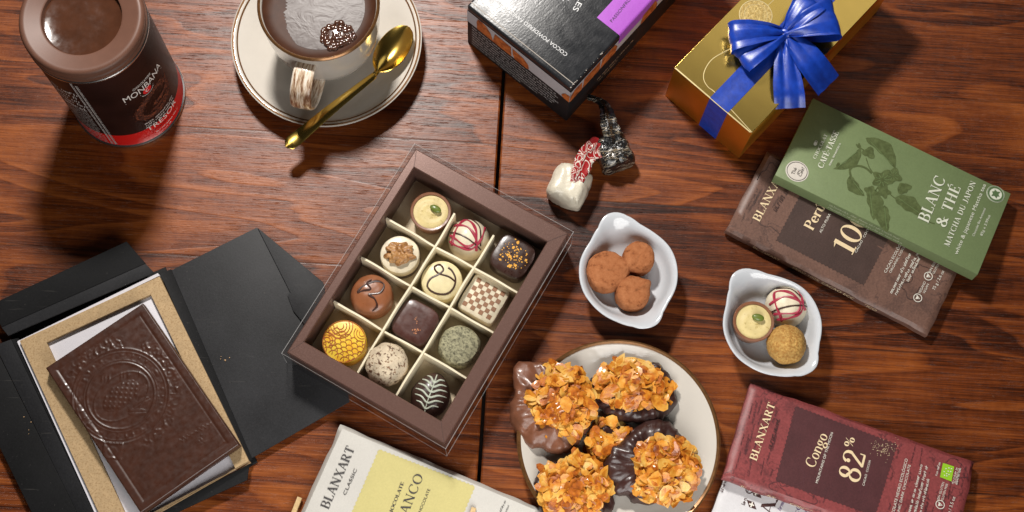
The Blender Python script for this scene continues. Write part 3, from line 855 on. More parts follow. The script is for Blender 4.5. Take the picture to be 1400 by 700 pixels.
# ---------------------------------------------------------------- gold gift box with ribbon and bow
def ribbon_strip(bm, pts, wdir, widths, pleat=0., npl=3, nu=15, ph=0.):
    """a band following pts; wdir: width direction(s); pleats strongest where the band is narrow"""
    P = catmull(pts, 7); n = len(P); rows = []
    Wv = wdir if isinstance(wdir, list) else [wdir, wdir]
    wm = max(widths)
    for i, p in enumerate(P):
        s = i / (n - 1); k = s * (len(widths) - 1); a = int(min(k, len(widths) - 2)); w = widths[a] + (widths[a + 1] - widths[a]) * (k - a)
        k2 = s * (len(Wv) - 1); b = int(min(k2, len(Wv) - 2)); wd = (Wv[b].lerp(Wv[b + 1], k2 - b)).normalized()
        d = (P[min(n - 1, i + 1)] - P[max(0, i - 1)]).normalized(); nr = d.cross(wd).normalized()
        row = []
        for j in range(nu):
            x = j / (nu - 1) * 2 - 1
            amp = pleat * (1.25 - w / wm)
            fo = abs(math.sin(x * PI * npl * .5 + ph + s * .6)) * 2 - 1.1
            fo += .55 * mn.noise(Vector((x * 2.2 + ph * 3, s * 2.6, ph * 7))) + .5 * abs(mn.noise(Vector((x * 5 + ph, s * 1.4, 3 + ph))))
            row.append(bm.verts.new(p + wd * (x * w / 2) + nr * (amp * fo)))
        rows.append(row)
    for A, B in zip(rows, rows[1:]):
        for j in range(nu - 1): bm.faces.new((A[j], A[j + 1], B[j + 1], B[j]))
def gold_box():
    f = box_frame((1028, 182), (922, 92), (1203, 2), 5.0, 15.5)
    t = thing('gift_box', 'shiny gold card gift box tied with blue satin ribbon and bow', 'gift box', M=f.M)
    w, l, h = f.w / 2, f.l / 2, f.t
    gm = foil('gold_card', (.80, .55, .14), .22, .2, .01)
    gs = foil('bounce_tinted_gold_card', (.90, .41, .05), .42, .2, .02)  # sides tinted orange to paint in the table's warm reflection
    bm = NB(); box(bm, -w, w, -l, l, 0, h - .1, .05); part('body', bm, gs, t)
    bm = NB(); box(bm, -w + .02, w - .02, -l + .02, l - .02, h - .1, h - .03, .02); lid = part('lid', bm, gm, t)
    # two closing flaps, the right one carrying a rounded tab
    xm = f.loc(1060, 1).x
    A = f.loc(985, 92); Bq = f.loc(963, 119); 
    bm = NB()
    tab = [(w - .04, l - .02), (w - .04, -l + .04), (-w + .04, -l + .04), (-w + .04, l - .02)]
    prism(bm, tab, h - .03, h + .006)
    part('top_flap', bm, gm, lid, smooth=False)
    lc = simple('gold_edge', (.85, .70, .36), .4, .7)
    ink = Ink(h + .02)
    pts = [f.loc(*p) for p in ((1000, 66), (975, 80), (964, 95), (962, 108), (968, 119), (981, 130), (1028, 181))]
    ink.curve([(p.x, p.y) for p in catmull([(q.x, q.y, 0) for q in pts], 8)], .05)
    ink.line(f.loc(1020, 36), f.loc(1062, -4), .04); ink.line(f.loc(923, 93), f.loc(1026, 181), .09)
    part('flap_edges', ink.bm, lc, lid, smooth=False)
    # corner pieces of the clear tape
    s = f.loc(1033, 21); ink = Ink(h + .03); ink.disc(s, 1.16, 40)
    sl = speck('seal_foil', (.80, .60, .25), (.62, .43, .15), 5, .5, .4, .06); sl.node_tree.nodes['Principled BSDF'].inputs['Metallic'].default_value = .85
    so = part('round_seal', ink.bm, sl, t, smooth=False)
    ink = Ink(h + .048); ink.ring(s, 1.12, .05); ink.ring(s, .8, .03); part('seal_ring', ink.bm, lc, so, smooth=False)
    # ribbon round the box
    sm = satin()
    xr = (f.loc(985, 141).x + f.loc(1040, 85).x) / 2; rw = .78
    bm = NB()
    pth = [(l + .02, -.0), (l + .035, h * .5), (l + .04, h - .08), (l + .01, h + .035), (l - .2, h + .045), (2, h + .04), (-l + .2, h + .045), (-l - .01, h + .035), (-l - .035, h - .1), (-l - .03, 0)]
    rows = [[bm.verts.new((xr + rw * (2 * j / 6 - 1), y, z + .012 * math.cos(j * 1.3 + i))) for j in range(7)] for i, (y, z) in enumerate(pth)]
    for R0, R1 in zip(rows, rows[1:]):
        for j in range(6): bm.faces.new((R0[j], R0[j + 1], R1[j + 1], R1[j]))
    part('ribbon', bm, sm, t, ang=70)
    # bow
    tl = lambda px, py, z: f.inv @ at(px, py, z)
    K = tl(1073, 46, h + .9)
    bow = NB(); ball(bow, K, .42, 3, (1.1, .9, .8), lambda n: 1 + .12 * math.sin(9 * math.atan2(n.y, n.x))); kn = part('bow', bow, sm, t)
    def loop(px, py, z, wd, lift, seed, tilt=0., back=None):
        E = tl(px, py, z); d = (E - K); L = d.length; d.normalize(); n = Vector((-d.y, d.x, 0)).normalized(); up = Vector((0, 0, 1))
        n2 = (n + up * tilt).normalized()
        bm = NB()
        pts = [K + up * .1, K + d * L * .3 + up * (lift * .75), K + d * L * .65 + up * lift, K + d * L * .92 + up * lift * .8, E + up * lift * .1, K + d * L * .93 - up * lift * .42, K + d * L * .6 - up * lift * .45, K + d * L * .25 - up * lift * .25, K - up * .05]
        ribbon_strip(bm, pts, n2, [.5, wd * .62, wd * .88, wd, wd, wd * .98, wd * .8, wd * .5, .4], .16, 1.7, 25, seed)
        part('bow_loop', bm, sm, kn, ang=80)
    loop(1012, 84, h + .7, 2.0, .55, .4, .12); loop(997, 53, h + 1.0, 2.0, .75, 1.7, -.15)
    loop(1143, 28, h + 1.1, 2.6, .95, 2.1, .1); loop(1110, 2, h + 1.3, 2.3, .8, .9, -.1)
    def tail(pts, wd, seed, w2):
        P = [K] + [tl(*p) for p in pts]
        bm = NB(); d = (P[-1] - K); n = Vector((-d.y, d.x, 0)).normalized()
        ribbon_strip(bm, P, [n, n, w2.normalized() if w2 else n], [.4, wd * .72, wd * .95, wd, wd], .14, 2.2, 21, seed)
        part('bow_tail', bm, sm, kn, ang=80)
    tail([(1074, 80, h + .75), (1077, 112, h + .5), (1079, 130, h + .3), (1080, 148, h - .3)], 2.1, .6, None)
    tail([(1093, 66, h + .9), (1113, 90, h + .7), (1133, 117, h - .6)], 2.15, 2.0, None)
gold_box()
# ---------------------------------------------------------------- chocolate bars
INK_CREAM = lettering('cream_ink', (.74, .58, .36), .42)
INK_WHITE = lettering('white_ink', (.70, .66, .58), .45)
def wrapped_bar(f, mat, seed, bev=.22, crimp=True, soft=1.):
    """a paper wrapped tablet: pillowed edges, folded ends"""
    bm = NB(); w, l, t = f.w / 2, f.l / 2, f.t
    nx, ny = 22, 46
    def edge(u, n):          # parameter with rows packed near the edges
        return u
    def top(u, v):
        x = (u * 2 - 1); y = (v * 2 - 1)
        x = math.copysign(abs(x) ** .8, x); y = math.copysign(abs(y) ** .85, y)
        X, Y = x * w, y * l
        ex, ey = w - abs(X), l - abs(Y)
        d = min(ex, ey)
        z = t
        if d < bev: z = t - bev * (1 - math.sqrt(max(0, 1 - (1 - d / bev) ** 2)))
        nz = mn.noise(Vector((X * .5 + seed, Y * .5, 1))) * .05 + mn.noise(Vector((X * 1.6 + seed, Y * 1.6, 4))) * .03 - .05 * max(0, .25 - abs(mn.noise(Vector((X * .9 + seed, Y * .9, 9)))))
        fall = min(1, d / .5)
        z += nz * soft * (1.3 - fall)
        wob = (mn.noise(Vector((X * .9, Y * .9, seed))) * .09) * soft * (1 if d < .05 else 0)
        return Vector((X + wob * (1 if ex < ey else 0), Y + wob * (0 if ex < ey else 1), z))
    rows = grid(bm, nx, ny, top)
    rim = rows[0] + [r[-1] for r in rows[1:-1]] + rows[-1][::-1] + [r[0] for r in rows[-2:0:-1]]
    prev = rim; n = len(rim)
    for z, ins in ((t * .5, -.02), (.12, .0), (0, .12)):
        cur = []
        for v in rim:
            p = v.co; q = Vector((p.x, p.y, z)); q.x *= (w - ins) / w; q.y *= (l - ins) / l
            q.x += mn.noise(Vector((p.x, p.y, seed + z * 3))) * .04; cur.append(bm.verts.new(q))
        for i in range(n):
            j = (i + 1) % n; bm.faces.new((prev[i], prev[j], cur[j], cur[i]))
        prev = cur
    bm.faces.new(prev)
    return bm
def old_print(ink, f, seed, n=70, avoid=None):
    """faded handwriting and map lines printed over the wrapper"""
    r = random.Random(seed)
    for i in range(n):
        y = f.l / 2 - .5 - r.random() * (f.l - 1); x = -f.w / 2 + .3 + r.random() * (f.w - 1.6)
        if avoid and avoid(x, y): continue
        s = r.uniform(.5, 1.5); ink.micro((x, y), (x + s, y + r.uniform(-.1, .1)), r.uniform(.1, .2), 1, r.randint(0, 999), .5)
    for k in range(5):
        x = r.uniform(-f.w / 2 + .4, f.w / 2 - .4); y = r.uniform(-f.l / 2 + .5, f.l / 2 - .5); a = r.uniform(0, 6.28); pts = []
        for i in range(40):
            a += r.gauss(0, .45); x += .16 * math.cos(a); y += .16 * math.sin(a)
            x = max(-f.w / 2 + .3, min(f.w / 2 - .3, x)); y = max(-f.l / 2 + .3, min(f.l / 2 - .3, y)); pts.append((x, y))
        ink.curve(pts, [r.uniform(.02, .06) for _ in pts])
def circle_icon(ink, f, px, py, r):
    c = f.loc(px, py); k = r / 20 * 1.0
    ink.ring(c, k, .05, 24); ink.curve([(c.x - k * .4, c.y + k * .4), (c.x, c.y - k * .5), (c.x + k * .5, c.y + k * .5)], .07); ink.disc((c.x, c.y + k * .2), k * .25, 8)
def seam_text(f, side, txt, y0, y1, z, h, seed, mat, t):
    """lettering along a long side"""
    x = side * (f.w / 2 + .03)
    ink = Ink(0, lambda a, b, c: (x + side * c, a, b))
    W = abs(y1 - y0); v, fa, (x0, x1), cap = bfont(txt)
    ink.sans(txt, lambda a, b: (y0 + a * (1 if y1 > y0 else -1), z + b * h), W)
    part('side_lettering', ink.bm, mat, t, smooth=False)

# --- burgundy bar resting with one long side on the silver bar
def burgundy_bar():
    f = Frame((991, 647), (1029, 518), (1333, 636.5), 1.95, 1.05, 1.05, .9)
    t = thing('chocolate_bar', 'burgundy wrapped chocolate bar with 82 in cream figures and a green leaf mark', 'chocolate bar', M=f.M)
    part('wrapper', wrapped_bar(f, None, 3.3), map_paper('burgundy_paper', (.235, .050, .050), (.085, .022, .024)), t)
    T_ = f.t + .012
    dk = paper('dark_burgundy_ink', (.072, .022, .024), .25, .5)
    sq = [f.loc(*p) for p in ((1088, 556), (1226, 608), (1196, 705), (1061, 657))]
    ink = Ink(T_); ink.poly(zig([(p.x, p.y) for p in sq])); part('dark_panel', ink.bm, dk, t, smooth=False)
    ins = lambda x, y: min(p.x for p in sq) - .3 < x < max(p.x for p in sq) and min(p.y for p in sq) < y < max(p.y for p in sq)
    ink = Ink(T_); old_print(ink, f, 5, 110, ins); part('faded_print', ink.bm, lettering('faded_burgundy', (.075, .022, .026), .5), t, smooth=False)
    ink = Ink(T_ + .02)
    put(ink, f, 'BLANXART', (1034, 631), (1060, 553), 10.5, True, .95)
    put(ink, f, 'Congo', (1113, 641), (1132, 596), 15, True, .85, .02)
    put(ink, f, '82', (1174, 663), (1184.5, 621), 31, True, .78, .02)
    put(ink, f, '%', (1165, 613), (1169, 600), 12.5, True, .9)
    part('gold_lettering', ink.bm, INK_CREAM, t, smooth=False)
    ink = Ink(T_ + .02)
    put(ink, f, 'MOUNTAINS OF THE MOON', (1118, 661), (1139, 592), 3.6)
    put(ink, f, 'CACAO  COCOA', (1181.5, 664.6), (1190.5, 629.6), 3)
    put(ink, f, 'CHOCOLATE NEGRO ECOLÓGICO', (1219, 716), (1241, 628), 4)
    put(ink, f, 'ORGANIC DARK CHOCOLATE', (1226, 716), (1245, 636), 3.6)
    put(ink, f, 'SIN GLUTEN', (1284, 684), (1291, 660), 3.2); put(ink, f, 'GLUTEN FREE', (1289, 685), (1296, 662), 3)
    put(ink, f, '100 g / 3.5 oz', (1296, 712), (1306, 680), 4.4)
    put(ink, f, 'ES-ECO-019-CT', (1306, 661), (1312, 641), 2.2)
    for i, (a, b) in enumerate((((1243, 706), (1261, 637)), ((1250, 709), (1268, 640)), ((1258, 709), (1270, 658)))): mic(ink, f, a, b, 4, 60 + i, 1, .2)
    mic(ink, f, (1281, 651), (1286, 632), 3.2, 70); mic(ink, f, (1308.5, 663), (1314, 640), 3.2, 71); mic(ink, f, (1303, 662), (1309, 640), 2.5, 72)
    circle_icon(ink, f, 1285, 690, 5.5)
    part('cream_lettering', ink.bm, INK_WHITE, t, smooth=False)
    ink = Ink(T_ + .02); mic(ink, f, (1054, 615), (1066, 576), 6, 8, 1, .3); part('script_lettering', ink.bm, lettering('dark_script', (.05, .02, .02)), t, smooth=False)
    ink = Ink(T_ + .018); ink.poly([tuple(f.loc(*p)) for p in ((1289, 633), (1304.4, 638), (1300.6, 658.4), (1285, 652.4))])
    lf = part('leaf_mark', ink.bm, lettering('leaf_green', (.27, .52, .02)), t, smooth=False)
    ink = Ink(T_ + .04)
    for p in ((1291, 650), (1290.5, 645), (1293, 641), (1297, 640), (1300.5, 641), (1299.5, 645), (1297, 649), (1294, 651), (1294, 648), (1296, 644.5)): ink.disc(f.loc(*p), .045, 6)
    part('leaf_stars', ink.bm, INK_WHITE, lf, smooth=False)
    seam_text(f, -1, 'BLANXART', f.l / 2 - 1.3, f.l / 2 - 3.6, .3, .32, 0, INK_CREAM, t)
    seam_text(f, -1, 'CONGO 82% CACAO', f.l / 2 - 4.6, f.l / 2 - 8.6, .3, .32, 0, INK_CREAM, t)
    rr = random.Random(3); ink = Ink(T_ + .02)
    for _ in range(90):
        p = f.loc(1208 + rr.gauss(0, 9), 613 + rr.gauss(0, 6)); ink.disc(p, rr.uniform(.012, .03), 5)
    part('speckled_print', ink.bm, INK_CREAM, t, smooth=False)
burgundy_bar()

def silver_bar():
    f = Frame((966, 722), (1013, 595), (1290, 702), .95, .95, .95, .93)
    t = thing('chocolate_bar', 'silver white wrapped chocolate bar tucked under the burgundy bar', 'chocolate bar', M=f.M)
    part('wrapper', wrapped_bar(f, None, 9.1), paper('silver_paper', (.56, .55, .56), .06, .38, 6, .006, .5), t)
    dk = lettering('plum_ink', (.055, .022, .02)); T_ = f.t + .012
    ink = Ink(T_)
    put(ink, f, 'AJ', (1056, 706), (1065, 675), 19, True, 1., .02)
    for (cx, cy, r) in ((1033.6, 674, 5.5), (1027.5, 690, 5)):
        ink.poly([tuple(f.loc(cx + a * r * 1.0 + b * r * .35, cy + b * r - a * -.35 * r)) for a, b in ((-1, -1), (1, -1), (1, 1), (-1, 1))])
    ink.ring(f.loc(1024.5, 670), .22, .06); mic(ink, f, (1022.5, 674), (1026.5, 665), 3, 5); mic(ink, f, (1018, 691), (1022, 680), 5, 6)
    put(ink, f, 'INVI', (988.5, 673), (995, 654), 4.2)
    part('dark_lettering', ink.bm, dk, t, smooth=False)
    ink = Ink(T_ + .02)
    for (cx, cy) in ((1033.6, 674), (1027.5, 690)):
        ink.line(f.loc(cx - 3.4, cy - 1.2), f.loc(cx + 3.4, cy + 1.2), .09); ink.line(f.loc(cx + 1.2, cy - 3.4), f.loc(cx - 1.2, cy + 3.4), .09)
    part('white_cross', ink.bm, INK_WHITE, t, smooth=False)
    ink = Ink(T_); put(ink, f, 'CO', (1091, 707), (1096, 690), 6, True, .8); mic(ink, f, (1067, 699), (1074, 684), 5, 9, 1, .3); put(ink, f, 'CO', (1101, 706), (1105, 696), 4, True, .8)
    part('violet_lettering', ink.bm, lettering('violet_ink', (.10, .05, .16)), t, smooth=False)
silver_bar()

def brown_bar():
    f = Frame((994, 311.5), (1051, 203), (1322, 347), 1.0, 1.0, 1.0, .98)
    t = thing('chocolate_bar', 'brown wrapped chocolate bar with 100 in cream figures, under the green bar', 'chocolate bar', M=f.M)
    part('wrapper', wrapped_bar(f, None, 6.2), map_paper('brown_paper', (.155, .082, .060), (.075, .042, .034)), t)
    T_ = f.t + .012
    sq = [f.loc(*p) for p in ((1060, 329), (1181, 391), (1224, 310), (1103, 248))]
    ink = Ink(T_); ink.poly(zig([(p.x, p.y) for p in sq])); part('dark_panel', ink.bm, paper('dark_brown_ink', (.056, .032, .026), .3, .5), t, smooth=False)
    ins = lambda x, y: min(p.x for p in sq) - .3 < x < max(p.x for p in sq) and min(p.y for p in sq) < y < max(p.y for p in sq)
    ink = Ink(T_); old_print(ink, f, 15, 90, lambda x, y: ins(x, y) or y < 0); part('faded_print', ink.bm, lettering('faded_brown', (.055, .03, .025), .5), t, smooth=False)
    ink = Ink(T_ + .02)
    put(ink, f, 'BLANXART', (1038, 304), (1076, 232), 11, True, .95)
    put(ink, f, 'Perú', (1111, 316), (1129, 282), 14.5, True, 1.1, .03)
    put(ink, f, '100', (1164, 351), (1193, 297), 31, True, .85, .02)
    part('gold_lettering', ink.bm, INK_CREAM, t, smooth=False)
    ink = Ink(T_ + .02)
    put(ink, f, 'ALTO PIURA', (1122.6, 319), (1136, 293), 3.5); put(ink, f, 'CACAO · COCOA', (1171, 346), (1191, 308), 3)
    put(ink, f, 'CACAO ECOLÓGICO', (1211.4, 373.6), (1237, 327), 3.8); put(ink, f, 'ORGANIC COCOA', (1218, 373.6), (1240, 333), 3.2)
    for i, (a, b) in enumerate((((1219.4, 402), (1246, 347)), ((1225.6, 404), (1256, 347)), ((1242, 385.7), (1259, 352)))): mic(ink, f, a, b, 4, 80 + i, 1, .2)
    circle_icon(ink, f, 1269, 377.7, 5.5); circle_icon(ink, f, 1254.5, 407.4, 5.5)
    put(ink, f, 'VEGANO', (1258, 402), (1266, 386), 3.4); put(ink, f, 'VEGAN', (1264, 402), (1270, 389), 3); put(ink, f, 'SIN GLUTEN', (1272, 373), (1284, 350), 3.2); put(ink, f, 'GLUTEN FREE', (1277, 375), (1289, 352), 3)
    put(ink, f, '75 g / 2.6 oz', (1277.7, 397), (1291, 371), 4)
    part('cream_lettering', ink.bm, INK_WHITE, t, smooth=False)
    ink = Ink(T_ + .02); mic(ink, f, (1061, 290), (1077, 262), 7, 8, 1, .2); part('script_lettering', ink.bm, lettering('dark_script_ink', (.05, .025, .02)), t, smooth=False)
    seam_text(f, -1, 'BLANXART', f.l / 2 - 2.2, f.l / 2 - 4.2, .3, .35, 0, INK_CREAM, t)
    seam_text(f, -1, 'PERÚ 100% CACAO ECOLÓGICO', f.l / 2 - 5.2, f.l / 2 - 11.5, .3, .35, 0, INK_CREAM, t)
brown_bar()

def green_bar():
    f = Frame((1058, 243), (1110, 137.5), (1383.5, 261), 2.15, 1.15, 1.15, 1.05)
    # stiff card sleeve
    t = thing('chocolate_bar', 'green carton of matcha white chocolate with a plant drawing, lying on the brown bar', 'chocolate bar', M=f.M)
    gp = paper('green_card', (.155, .205, .090), .09, .5, 8, .005, .4)
    w, l = f.w / 2, f.l / 2
    bm = NB(); box(bm, -w, w, -l, l, 0, f.t, .04, 2); part('carton', bm, gp, t)
    T_ = f.t + .012
    wi = lettering('green_white_ink', (.66, .68, .56), .45)
    ink = Ink(T_ + .022)
    put(ink, f, 'CHOCOLAT', (1115, 218), (1131.4, 185), 4.6, True, .9); put(ink, f, 'CAFÉ-TASSE', (1124.5, 231), (1147, 181.6), 8, True, 1.15)
    put(ink, f, 'BLANC', (1268.6, 306), (1293, 245), 16, True, .95, .06); put(ink, f, '& THÉ', (1292, 312), (1313.5, 257), 15, True, 1., .05)
    put(ink, f, 'MATCHA DU JAPON', (1297, 338), (1334, 250), 7.6, True, 1., .05)
    put(ink, f, 'white & japanese Matcha tea', (1308.7, 348.7), (1348, 253), 5.4)
    put(ink, f, 'Chocolat Bio Artisanal', (1331.7, 323.7), (1347.5, 285.6), 3.2); put(ink, f, '85g e 2.99oz', (1342.7, 323), (1354, 295), 3.6)
    mic(ink, f, (1135, 227), (1150, 196), 3, 3)
    c = f.loc(1114.5, 197); ink.disc((c.x, c.y), .16, 14, .12); ink.ring((c.x + .17, c.y), .09, .03); 
    part('white_lettering', ink.bm, wi, t, smooth=False)
    # round tea badge
    c = f.loc(1089.6, 234.3); ink = Ink(T_); ink.disc(c, .80, 40)
    bd = part('round_badge', ink.bm, paper('badge_paper', (.60, .56, .50), .03), t, smooth=False)
    ink = Ink(T_ + .02); ink.ring(c, .7, .035)
    put(ink, f, 'Thé', (1086, 239.5), (1089.5, 230.5), 5); put(ink, f, 'ou', (1091, 239), (1093.5, 233), 3.4); put(ink, f, 'Café?', (1095, 242), (1100, 230), 4.4)
    part('badge_lettering', ink.bm, lettering('badge_ink', (.05, .04, .035)), bd, smooth=False)
    # certification seal
    c = f.loc(1361, 265.4); ink = Ink(T_); ink.disc(c, .64, 36); se = part('round_seal', ink.bm, wi, t, smooth=False)
    ink = Ink(T_ + .02); ink.ring(c, .5, .12); ink.ring(c, .6, .025); part('seal_ring', ink.bm, lettering('seal_green', (.09, .15, .06)), se, smooth=False)
    ink = Ink(T_ + .04)
    ink.poly([(c.x + x * .30, c.y + y * .30) for x, y in ((-1, -.5), (-.6, .2), (-1, .8), (-.3, .6), (.1, 1.), (.5, .5), (1, .6), (.7, -.1), (1, -.8), (.3, -.5), (-.2, -1), (-.4, -.5))])
    part('seal_emblem', ink.bm, lettering('seal_green_mark', (.09, .15, .06)), se, smooth=False)
    # botanical drawing
    lf = speck('leaf_print', (.066, .085, .026), (.10, .13, .045), 3.2, .52, .5, .12)
    ink = Ink(T_)
    def leaf(a, b, wd, bend=0.):
        A, B = f.loc(*a), f.loc(*b); d = B - A; L = d.length; u = d / L; n = Vector((-u.y, u.x)); W = wd / 20; l1 = []; l2 = []
        for i in range(17):
            s = i / 16; q = math.sin(PI * s ** .8) ** .8 * W / 2 * (1 + .1 * math.sin(s * 17)); c_ = bend * math.sin(PI * s) * L
            l1.append(tuple(A + u * (s * L) + n * (c_ + q))); l2.append(tuple(A + u * (s * L) + n * (c_ - q)))
        ink.strip(l1, l2)
    def flower(p, r, n, seed):
        c = f.loc(*p); R = r / 20; rr = random.Random(seed)
        ink.poly([(c.x + R * (1 + .22 * math.cos(n * a) + rr.uniform(-.05, .05)) * math.cos(a), c.y + R * (1 + .22 * math.cos(n * a)) * math.sin(a)) for a in [2 * PI * i / 40 for i in range(40)]])
    leaf((1177, 203), (1139, 231), 13, .16); leaf((1147, 222), (1144, 232), 5)
    leaf((1177, 203), (1170, 197), 5); leaf((1176, 204), (1174, 195), 4)
    flower((1188, 209), 8.5, 3, 1); leaf((1184, 189), (1224, 231), 21, .18); leaf((1196, 193), (1183, 189), 6)
    flower((1206, 246), 13, 5, 2); flower((1221, 240), 11, 4, 3)
    leaf((1161, 241), (1182, 268), 17, -.15); 
    ink.curve([tuple(p[:2]) for p in catmull([(*f.loc(*q), 0) for q in ((1164, 244), (1162, 232), (1170, 227), (1182, 229), (1192, 237))], 6)], .16)
    leaf((1188, 255), (1194, 301), 22, .12); leaf((1209, 281), (1213, 318), 19, -.1); flower((1190, 262), 8, 4, 7); flower((1208, 262), 9, 5, 9)
    leaf((1224, 270), (1262, 296), 23, .1); leaf((1228, 264), (1247, 255), 15, .15)
    for q in (((1177, 203), (1184, 207)), ((1184, 216), (1189, 230), (1197, 240)), ((1210, 258), (1222, 270), (1245, 284), (1268, 302), (1278, 306)), ((1200, 256), (1196, 262))):
        P = catmull([(*f.loc(*p), 0) for p in q], 5); ink.curve([(p.x, p.y) for p in P], .075)
    pl = part('plant_drawing', ink.bm, lf, t, smooth=False)
    ink = Ink(T_ + .02)
    for a, b in (((1146, 228), (1172, 207)), ((1190, 194), (1220, 226)), ((1166, 248), (1180, 266)), ((1189, 262), (1193, 296)), ((1209, 284), (1212, 313)), ((1228, 271), (1256, 291))):
        ink.line(f.loc(*a), f.loc(*b), .035)
    for k in range(9):
        a = k * .7; ink.line(f.loc(1206 + 3 * math.cos(a), 246 + 3 * math.sin(a)), f.loc(1206 + 10 * math.cos(a), 246 + 9 * math.sin(a)), .04); ink.line(f.loc(1221 + 3 * math.cos(a), 240 + 3 * math.sin(a)), f.loc(1221 + 8 * math.cos(a), 240 + 8 * math.sin(a)), .03)
    part('leaf_veins', ink.bm, lettering('vein_green', (.13, .19, .07)), pl, smooth=False)
    ink = Ink(0, lambda a, b, c: (-w - .012 - c, -a, b))
    for i in range(2): ink.micro((-l + 4.2, .62 - i * .38), (l - 5.6 + i * .3, .62 - i * .38), .24, 1, 40 + i)
    part('side_lettering', ink.bm, lettering('side_green_ink', (.40, .45, .30)), t, smooth=False)
green_bar()

def white_bar():
    f = Frame((408, 706), (463.5, 583), (741, 691), 1.05, 1.05, 1.05, 1.03)
    t = thing('chocolate_bar', 'cream white wrapped chocolate bar with a yellow square', 'chocolate bar', M=f.M)
    part('wrapper', wrapped_bar(f, None, 1.7, .3), paper('cream_paper', (.51, .49, .45), .05, .42, 9, .006, .45), t)
    T_ = f.t + .012
    sq = [f.loc(*p) for p in ((518.4, 615), (648.7, 665.5), (612, 752), (481, 702))]
    ink = Ink(T_); ink.poly(zig([(p.x, p.y) for p in sq])); part('yellow_panel', ink.bm, paper('yellow_ink', (.49, .43, .175), .07, .5), t, smooth=False)
    ink = Ink(T_ + .02)
    put(ink, f, 'BLANXART', (449, 697), (485.5, 613), 12.5, True, .9); put(ink, f, 'CLASSIC', (472.7, 677.4), (488.5, 642), 4.4)
    put(ink, f, 'CHOCOLATE', (533, 710), (552.7, 660), 4.6, True, 1.1); put(ink, f, 'BLANCO', (548, 727), (579.5, 651), 13, True, .8, .06)
    put(ink, f, 'WHITE CHOCOLATE', (565, 726), (588.6, 669.4), 4)
    mic(ink, f, (680, 712), (692, 685), 3, 4); mic(ink, f, (687, 713), (697, 690), 3, 5)
    part('dark_lettering', ink.bm, lettering('charcoal_ink', (.05, .045, .045)), t, smooth=False)
white_bar()

def stick(px, label):
    a, b = at(*px[0], px[0][2] if len(px[0]) > 2 else .3), at(*px[1], .3)
# slim straw coloured sticks poking in at the bottom edge of the picture
M_STRAW = simple('straw_stick', (.55, .38, .18), .55, 0, .2, 4, bs=6, bd=.02)
def straw(p, q, z, label):
    a, b = at(*p, z), at(*q, z); o = Vector((a.x, a.y, 0))
    t = thing('wooden_stick', label, 'stick', o)
    d = (b - a); n = Vector((-d.y, d.x, 0)).normalized() * .16
    bm = NB(); prism(bm, [tuple((a + n - o)[:2]), tuple((b + n - o)[:2]), tuple((b - n - o)[:2]), tuple((a - n - o)[:2])], z - .12, z + .12, .04)
    part('shaft', bm, M_STRAW, t)
straw((410, 680), (396, 715), .3, 'pale straw coloured stick on the table left of the cream white bar')
straw((648, 694), (641, 716), 1.2, 'pale straw coloured stick end lying on top of the cream white bar')
